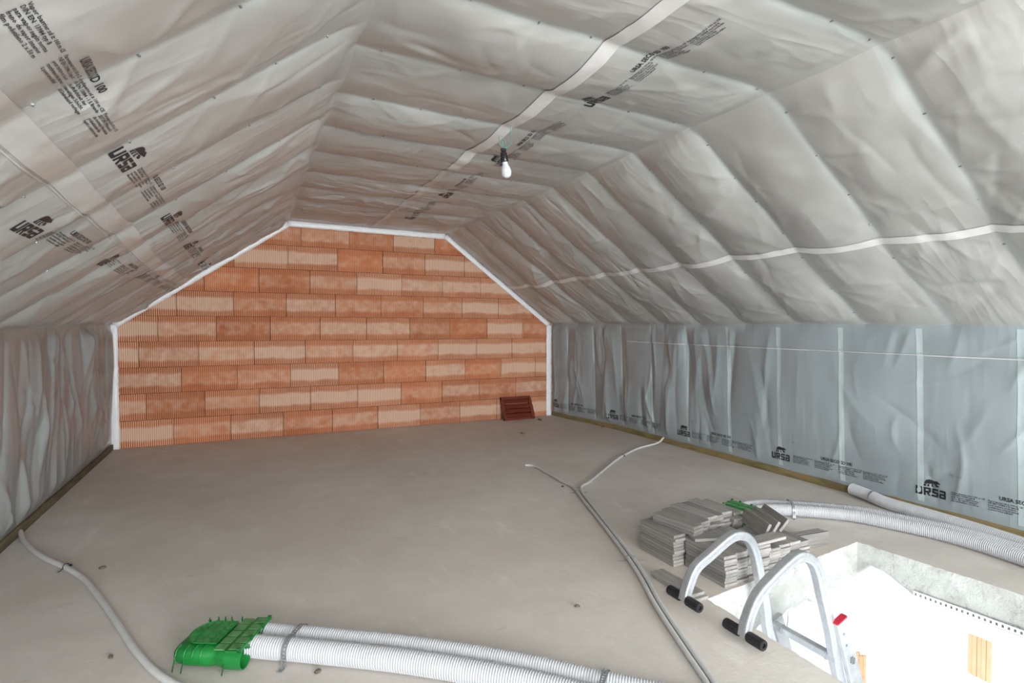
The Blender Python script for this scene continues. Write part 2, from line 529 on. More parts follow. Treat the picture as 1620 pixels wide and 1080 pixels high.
def contact_raft_l(S, Y, L): return contact_raft(S, Y - RAFT_L + RAFT0, L)
def zero(Y): return 0 * Y
e_pl = lambda Y: edge_h(Y, 21, 0.018)
e_pr = lambda Y: edge_h(Y, 22, 0.016)
e_rt = lambda Y: edge_h(Y, 23, 0.014)
e_lt = lambda Y: edge_h(Y, 24, 0.014)
n_l = np.array((1.08, -1.528)); n_l /= np.linalg.norm(n_l)
n_r = np.array((-1.05, -1.50)); n_r /= np.linalg.norm(n_r)
n_c = np.array((0.0, -1.0))

ceil = Film('ceiling', p_pl, p_pr, n_c, 128, pillow(1, 0.025, 0.9, 0.15, 'ceiling'), n_l + n_c, n_r + n_c, e_pl, e_pr,
            M['film_ceil'], contact_raft, 'flat collar ceiling of milky film pillowed between the ties')
ceil_l = Film('ceiling_left', p_pl, p_lt, n_l, 136, pillow(2, 0.029, 1.1, 0.0, 'ceiling_left', RAFT_L), n_l + n_c, n_l + (1, 0), e_pl, e_lt,
              M['film_ceil'], contact_raft_l, 'sloping film ceiling with two printed rows and a clear tape seam', hole=(0.25, 0.75, *ROOF_Y))
ceil_r = Film('ceiling_right', p_pr, p_rt, n_r, 136, pillow(3, 0.032, 0.95, 0.0, 'ceiling_right', swoop=True), n_r + n_c, n_r + (-1, 0), e_pr, e_rt,
              M['film_ceil'], contact_raft, 'sloping film ceiling with one white taped seam and no print')

def wall_right_h(S, Y, L):
    rng = np.random.default_rng(31)
    k, tt = bay(Y, STUD0, STUD)
    z = L - S
    far = sm((Y - 2.9) / 1.2)
    h = (0.006 + 0.016 * far) * (4 * tt * (1 - tt)) ** 0.8 * (0.5 + vnoise(S * 2 + k * 2, k + 0.5, 32))
    g = creases(S, Y, L, rng, 80, 0.0, 0.13, 0.35, 1.1, 0.014, 0.05, 0.018, 2.9, YB)
    g = g + creases(S, Y, L, rng, 16, 0.0, 0.35, 0.25, 0.7, 0.012, 0.05, 0.010, 0.9, 3.0)
    g = g + creases(S, Y, L, rng, 22, 0.5, 0.4, 0.25, 0.6, 0.012, 0.03, 0.013, 0.9, 2.1)
    h = h + g + (vnoise(S * 3, Y * 4, 33) - 0.5) * 0.012
    h = h + 0.006 * (S < L - 0.977 + 0.05) * sm((4.9 - Y) / 0.5)
    return h * sm((YB - Y) / 0.08)

def wall_left_h(S, Y, L):
    rng = np.random.default_rng(41)
    k, tt = bay(Y, STUD0, STUD)
    h = 0.022 * (4 * tt * (1 - tt)) ** 0.8 * (0.5 + vnoise(S * 2 + k * 2, k + 0.5, 42))
    g = creases(S, Y, L, rng, 75, 0.0, 0.12, 0.45, 1.3, 0.018, 0.07, 0.030, 2.6, YB)
    g = g + creases(S, Y, L, rng, 26, 0.35, 0.3, 0.2, 0.6, 0.012, 0.03, 0.014, 2.6, YB)
    h = h + g + (vnoise(S * 3, Y * 6, 43) - 0.5) * 0.02
    return h * sm((YB - Y) / 0.08)

def contact_none(S, Y, L): return 0 * S
def contact_studs(S, Y, L):
    d = np.abs(((Y - STUD0) / STUD + 0.5) % 1 - 0.5) * STUD
    return np.exp(-(d / 0.04) ** 2) * 0.25

wall_r = Film('wall_right', p_rt, p_rb, (-1, -0.045), 96, wall_right_h, n_r + (-1, 0), (-1, 0), e_rt, zero,
              M['film_wall'], contact_studs, 'knee wall of blue-grey film over pale studs with a printed row near the floor')
wall_l = Film('wall_left', p_lt, p_lb, (1, 0), 96, wall_left_h, n_l + (1, 0), (1, 0), e_lt, zero,
              M['film_left'], contact_none, 'knee wall of slack grey film hanging in upright folds')

# strips that follow a film
def strip(film, name, mat, path, width, along='Y', lift=0.003, n=None, wob=0.0, seed=1):
    """path: list of (S, Y); a ribbon of the given width laid on the film"""
    q = spline([(a, b, 0) for a, b in path], 0.02)[:, :2]
    nn = 5
    d = np.gradient(q, axis=0)
    d /= np.linalg.norm(d, axis=1)[:, None]
    pr = np.stack([-d[:, 1], d[:, 0]], 1)
    rg = np.random.default_rng(seed)
    wb = np.interp(np.arange(len(q)), np.arange(0, len(q) + 12, 12), rg.normal(0, 1, len(q) // 12 + 2)[:len(np.arange(0, len(q) + 12, 12))]) * wob
    rows = []
    for a in np.linspace(-0.5, 0.5, nn):
        p = q + pr * (a * width + wb)[:, None] if np.ndim(wb) else q + pr * a * width
        rows.append(film.at(p[:, 0], np.clip(p[:, 1], YN, YB - 0.009), lift))
    V = np.stack(rows, 1)
    m = len(q)
    idx = np.arange(m * nn).reshape(m, nn)
    f = np.stack([idx[:-1, :-1], idx[1:, :-1], idx[1:, 1:], idx[:-1, 1:]], -1).reshape(-1, 4)
    return link(name, pydata(name, V.reshape(-1, 3), [tuple(map(int, r)) for r in f]), mat, film.o, smooth=True)

# seams
strip(ceil, 'seam_tape', M['film_tape'], [(0.885, 0.7), (0.872, 1.75), (0.885, 2.3), (0.885, 2.75), (0.862, 3.55)], 0.074, lift=0.004, wob=0.002)
strip(ceil, 'seam_tape', M['clear_tape'], [(0.862, 3.55), (0.856, 4.6), (0.856, YB - 0.02)], 0.05, lift=0.003)
LR = ceil_r.L
strip(ceil_r, 'seam_tape', M['film_tape'], [(0.585 * LR, 0.7), (0.575 * LR, 1.88), (0.56 * LR, 2.7), (0.558 * LR, 4.7), (0.57 * LR, YB - 0.02)], 0.050, lift=0.004, wob=0.002, seed=2)
LL = ceil_l.L
strip(ceil_l, 'seam_tape', M['clear_tape'], [(0.566 * LL, 0.8), (0.575 * LL, 2.0), (0.60 * LL, 3.5), (0.615 * LL, 4.5), (0.62 * LL, YB - 0.03)], 0.085, lift=0.003, wob=0.004, seed=3)
strip(ceil_l, 'film_edge', M['clear_tape'], [(0.596 * LL, 0.8), (0.603 * LL, 2.0), (0.63 * LL, 3.5), (0.643 * LL, 4.5), (0.65 * LL, YB - 0.03)], 0.005, lift=0.004)
strip(wall_r, 'film_edge', M['film_tape'], [(wall_r.L - 0.977 + 0.047, 0.9), (wall_r.L - 0.977 + 0.047, 3.0), (wall_r.L - 0.983 + 0.047, 4.75)], 0.006, lift=0.006)
# studs showing pale behind the stretched film
for k in range(0, 10):
    y = STUD0 + k * STUD
    if y > 6.0: continue
    wd = (0.036 if k < 5 else 0.024)
    so = strip(wall_r, 'stud', M['stud'], [(0.02, y), (0.5, y + 0.003), (wall_r.L - 0.03, y)], wd, lift=0.0015, wob=0.0015, seed=50 + k)

# staples, too small to pick apart: one mesh per film
for film, key in ((ceil, 'ceiling'), (ceil_l, 'ceiling_left'), (ceil_r, 'ceiling_right')):
    mb = MB()
    for (s, y) in STAPLES[key]:
        if y > YB - 0.05 or s > film.L - 0.02: continue
        p = Vector(film.at(np.array([s]), np.array([y]), 0.002)[0])
        mb.box((-0.0025, -0.006, -0.002), (0.0025, 0.006, 0.002), Matrix.Translation(p) @ Matrix.Rotation(random.uniform(-0.5, 0.5), 4, 'Z'))
    tag(mb.build('staples', M['steel'], film.o), kind='stuff')

# ------------------------------------------------------------------ print on the film
def text_mesh(body, size, bold=0.0, sx=1.0, spacing=1.0, line=1.0, res=1):
    c = bpy.data.curves.new('t', 'FONT')
    c.body = body
    c.size = size
    c.offset = bold
    c.resolution_u = res
    c.space_character = spacing
    c.space_line = line
    o = bpy.data.objects.new('t', c)
    COL.objects.link(o)
    bpy.context.view_layer.update()
    dg = bpy.context.evaluated_depsgraph_get()
    me = bpy.data.meshes.new_from_object(o.evaluated_get(dg))
    v = np.array([p.co[:] for p in me.vertices]).reshape(-1, 3)[:, :2] * (sx, 1)
    f = [tuple(p.vertices) for p in me.polygons]
    bpy.data.objects.remove(o); bpy.data.curves.remove(c); bpy.data.meshes.remove(me)
    return v, f

def fit(vf, x0, x1, y0=None, y1=None):
    v, f = vf
    v = v.copy()
    v[:, 0] = x0 + (v[:, 0] - v[:, 0].min()) / np.ptp(v[:, 0]) * (x1 - x0)
    if y0 is not None:
        v[:, 1] = y0 + (v[:, 1] - v[:, 1].min()) / np.ptp(v[:, 1]) * (y1 - y0)
    return v, f

# walking bear emblem above the lettering (head to the right)
BEAR = [[(0.02, .34), (0.04, .62), (0.12, .88), (0.27, 1.0), (0.48, .97), (0.62, .88), (0.72, .93), (0.76, .99), (0.80, .92), (0.90, .80), (1.0, .68), (0.985, .58), (0.86, .56), (0.76, .50), (0.66, .46), (0.50, .46), (0.34, .42), (0.20, .40)],
        [(0.00, .30), (0.17, .36), (0.10, .20), (0.12, .0), (-0.03, .0), (-0.02, .14)],
        [(0.20, .34), (0.34, .37), (0.26, .20), (0.30, .0), (0.16, .0), (0.18, .16)],
        [(0.40, .38), (0.54, .41), (0.48, .22), (0.58, .0), (0.42, .0), (0.40, .18)],
        [(0.58, .42), (0.76, .45), (0.88, .34), (0.92, .20), (0.80, .12), (0.70, .14), (0.64, .28)]]
def logo_mesh():
    vs, fs = [], []
    # heavy rounded block capitals U R S and a small a
    LET = {'U': [(0, .12, .30, 1), (.70, .12, 1, 1), (.10, 0, .90, .28), (.04, .05, .30, .3), (.70, .05, .96, .3)],
           'R': [(0, 0, .30, 1), (.2, .76, .92, 1), (.70, .45, 1, .93), (.2, .34, .92, .58), [(.42, .36), (.72, .36), (1.02, 0), (.68, 0)]],
           'S': [(.08, .76, 1, 1), (0, .46, .28, .94), (.06, .38, .94, .62), (.72, .06, 1, .54), (0, 0, .92, .24)],
           'a': [(.06, .76, .94, 1), (.70, 0, 1, .94), (.06, .38, .8, .60), (0, .06, .28, .55), (.06, 0, .8, .22)]}
    for ch, x0 in (('U', -.080), ('R', -.0385), ('S', .0030), ('a', .0445)):
        for q in LET[ch]:
            pol = q if isinstance(q, list) else [(q[0], q[1]), (q[2], q[1]), (q[2], q[3]), (q[0], q[3])]
            n = len(vs)
            vs += [(x0 + x * 0.0355, y * 0.050) for x, y in pol]
            fs.append(tuple(range(n, n + len(pol))))
    for poly in BEAR:
        n = len(vs)
        vs += [(-0.035 + x * 0.085, 0.056 + y * 0.044) for x, y in poly]
        fs.append(tuple(range(n, n + len(poly))))
    return np.array(vs), fs

PARA = ['Vapor barrier sd ≥ 100 m CE\nDIN EN 13984 typ B\npara vapor según norma\nfreno de vapor interior\nfilm polietileno 2 x 50 m',
        'Pare-vapeur sd ≥ 100 m CE\nNF EN 13984-1 E type B\npour toiture et cloison\nmembrane côté intérieur\nà poser avec adhésif',
        'Dampfsperre sd ≥ 100 m CE\nDIN EN 13984 - 1 E Brandv.\nals Luftdichtheit der\nraumseitigen Schicht\nmit Klebeband verlegen',
        'Parozapora sd ≥ 100 m CE\nSIST EN 13984 razred E\nza notranjo stran izolacije\npolietilenska folija\nlepiti s trakom na stiku']
T_LOGO = logo_mesh()
T_HEAD = fit(text_mesh('URSA SECO SD 100', 0.03, bold=0.0007, res=2), 0.335, 0.555, 0.072, 0.095)
T_PARA = [fit(text_mesh(p, 0.0125, bold=0.00025, res=1, line=0.95), x0, x1, 0.002, 0.062)
          for p, (x0, x1) in zip(PARA, ((.11, .27), (.285, .435), (.46, .62), (.628, .785)))]
T_MARK = fit(text_mesh('03 : 17', 0.01, res=1), 0.10, 0.165, 0.15, 0.159)

def stamp(film, name, vf, t0, sgn, sbase, up, mat='ink'):
    """map (reading, up) coordinates on a film: Y = t0 + sgn*x, S = sbase + up*y"""
    v, f = vf
    Y = t0 + sgn * v[:, 0]; S = sbase + up * v[:, 1]
    ok = (Y > YS[0]) & (Y < YB - 0.03) & (S > 0.005) & (S < film.L - 0.005)
    if not ok.all():
        keep = [q for q in f if all(ok[i] for i in q)]
        if not keep: return
        f = keep
    p = film.at(S, np.clip(Y, YS[0], YB - 0.03), 0.0022)
    me = pydata(name, p, f)
    bm = bmesh.new(); bm.from_mesh(me)
    lo = [x for x in bm.verts if not x.link_faces]
    bmesh.ops.delete(bm, geom=lo, context='VERTS')
    bm.to_mesh(me); bm.free()
    link(name, me, M[mat], film.o)

def print_row(film, logos, sgn, sbase, up, ylo, yhi, mark=None):
    for y in logos:
        def vis(a, b):
            lo, hi = sorted((y + sgn * a, y + sgn * b))
            return hi > ylo and lo < yhi
        sb = sbase(y) if callable(sbase) else sbase
        if vis(-.08, .08): stamp(film, 'printed_logo', T_LOGO, y, sgn, sb, up)
        if vis(.33, .56): stamp(film, 'printed_heading', T_HEAD, y, sgn, sb, up)
        for tp, a in zip(T_PARA, (.11, .28, .46, .62)):
            if vis(a, a + .16): stamp(film, 'printed_text', tp, y, sgn, sb, up)
        if mark and vis(.1, .17): stamp(film, 'printed_mark', T_MARK, y, sgn, sb, up, 'ink_faint')

PER = 1.055
print_row(wall_r, [1.879 + PER * k for k in (0, 0.98, 1.965, 3.0, 4.02)] + [1.879 - PER], -1, wall_r.L - 0.118 + 0.045, -1, 1.2, 6.15, mark=True)
print_row(ceil, [2.202 + PER * k for k in range(-1, 4)], -1, lambda y: 1.09 + 0.045 - 0.006 * (y - 2.2), -1, 0.9, 6.1)
print_row(ceil_l, [2.144 + PER * k for k in range(-1, 4)], 1, lambda y: 0.485 * LL + 0.045, -1, 0.9, 6.1)
print_row(ceil_l, [2.278 + PER * k for k in range(-1, 4)], 1, lambda y: 0.672 * LL + 0.045, -1, 1.6, 6.1)

# ------------------------------------------------------------------ brick gable
GABLE = [(-1.095, 0.0), (3.53, 0.0), (3.53, 1.165), (2.115, 2.215), (0.415, 2.225), (-1.095, 1.155)]
def clip(poly, hull):
    out = poly
    for i in range(len(hull)):
        a = hull[i]; b = hull[(i + 1) % len(hull)]
        inside = lambda p: (b[0] - a[0]) * (p[1] - a[1]) - (b[1] - a[1]) * (p[0] - a[0]) >= -1e-9
        res = []
        for j in range(len(out)):
            p, q = out[j], out[(j + 1) % len(out)]
            ip, iq = inside(p), inside(q)
            if ip: res.append(p)
            if ip != iq:
                d1 = (b[0] - a[0]) * (p[1] - a[1]) - (b[1] - a[1]) * (p[0] - a[0])
                d2 = (b[0] - a[0]) * (q[1] - a[1]) - (b[1] - a[1]) * (q[0] - a[0])
                tt = d1 / (d1 - d2)
                res.append((p[0] + (q[0] - p[0]) * tt, p[1] + (q[1] - p[1]) * tt))
        out = res
        if len(out) < 3: return []
    return out

wall_far = MB().box((-1.6, YB + 0.02, -0.2), (4.1, YB + 0.25, 2.7)).build('wall_far', M['mortar'])
tag(wall_far, 'gable wall of orange combed clay blocks framed by white tape', kind='structure')
ROWS = [[-0.645, -0.148, 0.344, 0.838, 1.326, 1.816, 2.308, 2.791, 3.28],
        [-0.863, -0.374, 0.118, 0.614, 1.106, 1.594, 2.083, 2.556, 3.053],
        [-0.57, -0.081, 0.419, 0.905, 1.393, 1.886, 2.374, 2.851, 3.332],
        [-0.917, -0.423, 0.073, 0.565, 1.055, 1.553, 2.038, 2.522, 3.0, 3.49],
        [-0.762, -0.266, 0.226, 0.717, 1.208, 1.698, 2.183, 2.664, 3.15],
        [-0.605, -0.112, 0.383, 0.876, 1.37, 1.857, 2.336, 2.814, 3.3],
        [-0.85, -0.367, 0.125, 0.619, 1.108, 1.608, 2.091, 2.577, 3.06],
        [-0.1, 0.404, 0.902, 1.391, 1.881, 2.369, 2.86],
        [0.04, 0.532, 1.029, 1.513, 1.997, 2.48]]
RZ = [0.0, 0.255, 0.510, 0.757, 1.002, 1.249, 1.496, 1.744, 1.992, 2.24]
for r, js in enumerate(ROWS):
    xs = [-1.6] + js + [4.0]
    for a, b in zip(xs[:-1], xs[1:]):
        x0, x1 = max(a, -1.11) + 0.0022, min(b, 3.54) - 0.0022
        if x1 - x0 < 0.015: continue
        pol = clip([(x0, RZ[r] + 0.0012), (x1, RZ[r] + 0.0012), (x1, RZ[r + 1] - 0.0012), (x0, RZ[r + 1] - 0.0012)], GABLE)
        if len(pol) < 3: continue
        cx, cz = b - 0.245 if a > -1.5 else b - 0.245, (RZ[r] + RZ[r + 1]) / 2
        yf = YB + random.uniform(-0.0015, 0.003)
        n = len(pol)
        # chamfered front edge, sides running back into the joint
        gx = sum(p[0] for p in pol) / n; gz = sum(p[1] for p in pol) / n
        ins = [(p[0] + (gx - p[0]) * 0.006, p[1] + (gz - p[1]) * 0.010) for p in pol]
        v = [(p[0] - cx, 0, p[1] - cz) for p in ins] + [(p[0] - cx, 0.003, p[1] - cz) for p in pol] + [(p[0] - cx, 0.035, p[1] - cz) for p in pol]
        f = [tuple(range(n))] + [(i, i + n, (i + 1) % n + n, (i + 1) % n) for i in range(n)] + [(i + n, i + 2 * n, (i + 1) % n + 2 * n, (i + 1) % n + n) for i in range(n)]
        link('brick', pydata('brick', v, f), M['clay'], wall_far, loc=(cx, yf, cz))

# white tape sealing film to brick, one length per edge
TAPE = [((-1.110, 0.0), (-1.110, 1.165), 0.075), ((-1.110, 1.165), (0.405, 2.225), 0.080), ((0.405, 2.225), (2.125, 2.210), 0.070), ((2.125, 2.210), (3.525, 1.170), 0.060), ((3.525, 1.170), (3.525, 0.0), 0.075)]
for i, (a, b, wd) in enumerate(TAPE):
    a = Vector(a); b = Vector(b)
    n = 40
    d = (b - a).normalized(); pr = Vector((-d.y, d.x))
    V = []; F = []
    for k in range(n + 1):
        p = a.lerp(b, k / n)
        for j, q in enumerate((-0.5, -0.25, 0.0, 0.25, 0.5)):
            c = p + pr * wd * (q + random.uniform(-0.03, 0.03))
            V.append((c.x, YB - 0.006 - 0.006 * (1 - abs(q) * 2) - random.uniform(0, 0.004), c.y))
    for k in range(n):
        for j in range(4):
            F.append((k * 5 + j, k * 5 + j + 1, k * 5 + j + 6, k * 5 + j + 5))
    o = link('trim_%d' % (i + 1), pydata('tape', V, F), M['tape'], smooth=True)
    sd = o.modifiers.new('thick', 'SOLIDIFY'); sd.thickness = 0.002
    tag(o, ['white tape along the upright edge of the brick gable beside the grey folded film wall', 'white tape rising along the brick gable under the printed slope', 'white tape along the flat top of the brick gable',
            'white tape falling along the brick gable under the unprinted slope', 'white tape along the upright edge of the brick gable beside the printed film wall'][i], kind='structure')

# ------------------------------------------------------------------ floor with the hatch
HATCH = [(1.722, 1.700), (2.905, 1.815), (2.985, 0.72), (1.700, 0.72)]    # far-left, far-right, near-right, near-left
def ragged(a, b, n, amp, rg):
    a = np.array(a); b = np.array(b)
    d = b - a; d /= np.linalg.norm(d); pr = np.array([-d[1], d[0]])
    out = []
    for k in range(n):
        tt = k / n
        j = 0 if k == 0 else rg.normal(0, amp)
        out.append(a + (b - a) * tt + pr * j)
    return out
rg = np.random.default_rng(5)
rim = []
for i in range(4):
    rim += ragged(HATCH[i], HATCH[(i + 1) % 4], 40, 0.003, rg)
bm = bmesh.new()
outer = [(-1.6, YN - 0.3), (4.2, YN - 0.3), (4.2, YB + 0.25), (-1.6, YB + 0.25)]
ov = [bm.verts.new((x, y, 0)) for x, y in outer]
rv = [bm.verts.new((p[0], p[1], 0)) for p in rim]
ed = [bm.edges.new((ov[i], ov[(i + 1) % 4])) for i in range(4)] + [bm.edges.new((rv[i], rv[(i + 1) % len(rv)])) for i in range(len(rv))]
bmesh.ops.triangle_fill(bm, use_beauty=True, edges=ed)
# drop faces inside the hatch
hx = np.array(HATCH)
def in_hatch(p):
    s = 0
    for i in range(4):
        a = hx[i]; b = hx[(i + 1) % 4]
        s += ((b[0] - a[0]) * (p.y - a[1]) - (b[1] - a[1]) * (p.x - a[0])) < -0.002
    return s == 4
bad = [f for f in bm.faces if in_hatch(f.calc_center_median())]
bmesh.ops.delete(bm, geom=bad, context='FACES')
for f in bm.faces:
    if f.normal.z < 0: f.normal_flip()
me = bpy.data.meshes.new('floor'); bm.to_mesh(me); bm.free()
floor = tag(link('floor', me, M['floor']), 'grey-beige cement screed floor with an open hatch', kind='structure')

# broken sides of the hatch
def shaft(i, zb, amp, seed, rag=1.0):
    a = np.array(HATCH[i]); b = np.array(HATCH[(i + 1) % 4])
    d = (b - a) / np.linalg.norm(b - a); inn = np.array([d[1], -d[0]])
    n, m = 90, 16
    rr = np.random.default_rng(seed)
    ss = np.linspace(0, 1, n)
    bot = zb(ss) + np.interp(ss, np.linspace(0, 1, 30), rr.normal(0, 0.010, 30)) * rag + np.interp(ss, np.linspace(0, 1, 70), rr.normal(0, 0.004, 70)) * rag
    V = []
    U, Vv = np.meshgrid(ss, np.linspace(0, 1, m), indexing='ij')
    dep = (vnoise(U * 9, Vv * 4, seed) - 0.5) * amp + (vnoise(U * 30, Vv * 7, seed + 1) - 0.5) * amp * 0.6
    dep[:, 0] *= 0.2
    dep[:, 0] -= 0.003
    for k in range(n):
        for j in range(m):
            e = min(1, min(k, n - 1 - k) / 6)
            p = a + (b - a) * ss[k] + inn * (dep[k, j] * e)
            V.append((p[0], p[1], bot[k] * Vv[k, j] - 0.0005))
    F = [(k * m + j, k * m + j + 1, (k + 1) * m + j + 1, (k + 1) * m + j) for k in range(n - 1) for j in range(m - 1)]
    o0 = len(V)
    for k in range(n):
        p = a + (b - a) * ss[k] - inn * 0.02
        V.append((p[0], p[1], bot[k] - 0.004))
    F += [(k * m + m - 1, o0 + k, o0 + k + 1, (k + 1) * m + m - 1) for k in range(n - 1)]
    return link('hatch_side', pydata('hatch_side', V, F), M['plaster'], floor, smooth=True)
shaft(0, lambda s: -0.25 + 0.085 * s, 0.018, 60)
rs = shaft(1, lambda s: np.interp(s, [0, 0.06, 0.12, 0.24, 0.3, 1.0], [-0.165, -0.10, -0.105, -0.165, -0.182, -0.182]), 0.006, 62, 0.3)
shaft(2, lambda s: -0.20 + 0 * s, 0.012, 64)
shaft(3, lambda s: -0.055 + 0 * s, 0.006, 66)
tag(floor.children[0], 'pale broken plaster edge with a ragged underside')

for i, (z0, z1, off) in ((0, (-0.262, -0.03, 0.035)), (1, (-0.262, -0.03, 0.022))):
    a = Vector(HATCH[i]); b = Vector(HATCH[i + 1]); d = (b - a).normalized(); ot = Vector((-d.y, d.x))
    p0 = a + ot * off - d * 0.02; p1 = b + ot * off + d * 0.02
    V = [(p0.x, p0.y, z0), (p1.x, p1.y, z0), (p1.x, p1.y, z1), (p0.x, p0.y, z1)] + [((p0 + ot * .05).x, (p0 + ot * .05).y, z0), ((p1 + ot * .05).x, (p1 + ot * .05).y, z0), ((p1 + ot * .05).x, (p1 + ot * .05).y, z1), ((p0 + ot * .05).x, (p0 + ot * .05).y, z1)]
    link('hatch_lining', pydata('hatch_lining', V, [(0, 1, 2, 3), (4, 7, 6, 5), (0, 4, 5, 1), (3, 2, 6, 7), (0, 3, 7, 4), (1, 5, 6, 2)]), M['white_wall'], floor)

# perforated corner bead along the lower edge of the side face
bead = MB()
a = Vector((2.9165, 1.545, -0.174)); b = Vector((2.947, 1.13, -0.174))
L = (b - a).length
dirv = (b - a).normalized()
Mx = Matrix.Translation(a) @ Matrix(((dirv.x, dirv.y, 0, 0), (dirv.y, -dirv.x, 0, 0), (0, 0, 1, 0), (0, 0, 0, 1)))
# local: x along, y out of the face (towards the opening), z up
bead.box((0, 0.0, 0.0), (L, 0.004, 0.008), Mx)
bead.box((0, 0.0, 0.021), (L, 0.004, 0.028), Mx)
bead.box((0, -0.004, -0.006), (L, 0.008, 0.0), Mx)
nb = 20
for k in range(nb + 1):
    x = k * L / nb
    bead.box((max(0, x - 0.006), 0, 0.008), (min(L, x + 0.006), 0.004, 0.021), Mx)
tag(bead.build('corner_bead', M['frame_white'], floor), 'white perforated corner bead')

# sill timbers under the film
for nm, xs, lab in (('baseboard_right', (-0.010, 0.075), 'rough sill timber along the foot of the printed film wall'), ('baseboard_left', (-0.075, 0.016), 'rough dark sill timber along the foot of the folded film wall')):
    Yq = np.linspace(YN + 0.02, YB - 0.012, 90)
    c = (p_rb if nm.endswith('right') else p_lb)(Yq)[:, 0]
    V = []; F = []
    rr = np.random.default_rng(9 if nm.endswith('right') else 10)
    for y, x in zip(Yq, c):
        j = rr.normal(0, 0.002, 2)
        V += [(x + xs[0] + j[0], y, 0.0), (x + xs[0] + j[0], y, 0.052 + j[1]), (x + xs[1], y, 0.052 + j[1]), (x + xs[1], y, 0.0)]
    for k in range(len(Yq) - 1):
        for q in range(4):
            F.append((k * 4 + q, k * 4 + (q + 1) % 4, k * 4 + 4 + (q + 1) % 4, k * 4 + 4 + q))
    F += [(0, 1, 2, 3), tuple(len(V) - 4 + q for q in (3, 2, 1, 0))]
    tag(link(nm, pydata(nm, V, F), M['timber' if nm.endswith('right') else 'timber_dark']), lab, kind='structure')

# ------------------------------------------------------------------ rear gable with its window (behind the camera)
wn = MB()
wn.box((-1.6, YN - 0.2, -0.2), (0.0, YN - 0.005, 2.7)).box((2.6, YN - 0.2, -0.2), (4.1, YN - 0.005, 2.7))
wn.box((0.0, YN - 0.2, -0.2), (2.6, YN - 0.005, 0.2)).box((0.0, YN - 0.2, 1.96), (2.6, YN - 0.005, 2.7))
tag(wn.build('wall_near', M['render_wall']), 'rendered gable wall around a wide window', kind='structure')
win = empty('window_1', (1.3, YN - 0.1, 0.2))
tag(win, 'wide white framed window in the rendered gable', kind='structure')
fr = MB()
for x in (-1.3, -0.03, 1.24): fr.box((x, -0.03, 0), (x + 0.06, 0.03, 1.76))
for z in (0, 1.70): fr.box((-1.3, -0.028, z), (1.3, 0.028, z + 0.06))
fr.build('window_frame', M['frame_white'], win)
for x in (-1.24, 0.03): MB().box((x, -0.003, 0.06), (x + 1.21, 0.003, 1.70)).build('pane', M['glass'], win)

rw = empty('added_roof_window', (-0.364, -1.15, 1.71), (0, math.radians(-35.3), 0))  # unseen roof window, added to hold the overhead fill lamp
tag(rw, 'white framed roof window added in the printed slope for overhead fill light', kind='structure')
fr = MB()
for x in (-0.53, 0.43): fr.box((x, -0.66, -0.05), (x + 0.10, 0.66, 0.06))
for y in (-0.66, 0.56): fr.box((-0.53, y, -0.05), (0.53, y + 0.10, 0.06))
fr.build('window_frame', M['frame_white'], rw)
MB().box((-0.43, -0.56, 0.0), (0.43, 0.56, 0.006)).build('pane', M['glass'], rw)

# ------------------------------------------------------------------ room below
lo = [('wall_lower_right', (3.75, -1.2, -2.8), (3.95, 4.4, -0.26)), ('wall_lower_left', (0.0, -1.2, -2.8), (0.2, 4.4, -0.26)),
      ('wall_lower_far', (0.0, 4.2, -2.8), (3.95, 4.4, -0.26)), ('floor_lower', (0.0, -1.6, -2.95), (3.95, 4.4, -2.8))]
for nm, a, b in lo:
    tag(MB().box(a, b).build(nm, M['white_wall']), {'wall_lower_right': 'white plastered wall of the room below with a bare brick patch', 'wall_lower_left': 'white wall of the room below behind the ladder',
        'wall_lower_far': 'white wall at the end of the room below', 'floor_lower': 'pale floor of the room below the hatch'}[nm], kind='structure')
# underside of the slab around the hatch
cu = MB()
cu.box((0.0, 1.93, -0.27), (3.95, 4.4, -0.25)).box((0.0, -1.6, -0.27), (3.95, 0.60, -0.25)).box((0.0, 0.60, -0.27), (1.60, 1.93, -0.25)).box((3.08, 0.60, -0.27), (3.95, 1.93, -0.25))
tag(cu.build('ceiling_lower', M['white_wall']), 'white ceiling of the room below around the hatch', kind='structure')
# bare hollow bricks left unplastered
pr = bpy.data.objects['wall_lower_right']
for (y0, z0, w_, h_) in ((1.58, -0.86, 0.11, 0.33), (2.27, -1.50, 0.07, 0.42)):
    bp = MB()
    nrib = 5
    for k in range(nrib):
        y = y0 + w_ * k / nrib
        bp.box((3.738 - 0.004 * (k % 2), y, z0), (3.752, y + w_ / nrib * 0.9, z0 + h_ - 0.01 * (k % 3)))
    tag(bp.build('bare_brick', M['bare_clay'], pr), 'orange hollow brick showing through the plaster')

# ------------------------------------------------------------------ corrugated ventilation pipes
def pipe(path, R, label, group):
    q = spline(path, 0.0022)
    n = len(q)
    ph = np.arange(n) % 4
    rad = np.where((ph == 0) | (ph == 1), R, R - 0.0032)
    v, f = sweep(q, list(rad), 18, True, up=(0, 0, 1))
    me = pydata('corrugated_pipe', v, f)
    o = link('corrugated_pipe', me, M['pipe'], smooth=False)
    return tag(o, label, 'pipe', group)
PR = 0.0375
def zz(pts, z=PR + 0.001): return [(x, y, z) for x, y in pts]
near_back = zz([(0.045, 2.143), (0.12, 2.090), (0.212, 2.031), (0.521, 1.809), (0.794, 1.572), (0.99, 1.368), (1.24, 1.12), (1.44, 0.84)])
near_front = zz([(0.004, 2.078), (0.077, 2.027), (0.168, 1.968), (0.473, 1.749), (0.741, 1.517), (0.935, 1.314), (1.185, 1.066), (1.38, 0.79)])
pipe(near_back, PR, 'white corrugated pipe from the middle of the big green box, strapped on the outer side', 'pair of pipes at the big green box')
pipe(near_front, PR, 'white corrugated pipe from the big green box next to its open port', 'pair of pipes at the big green box')
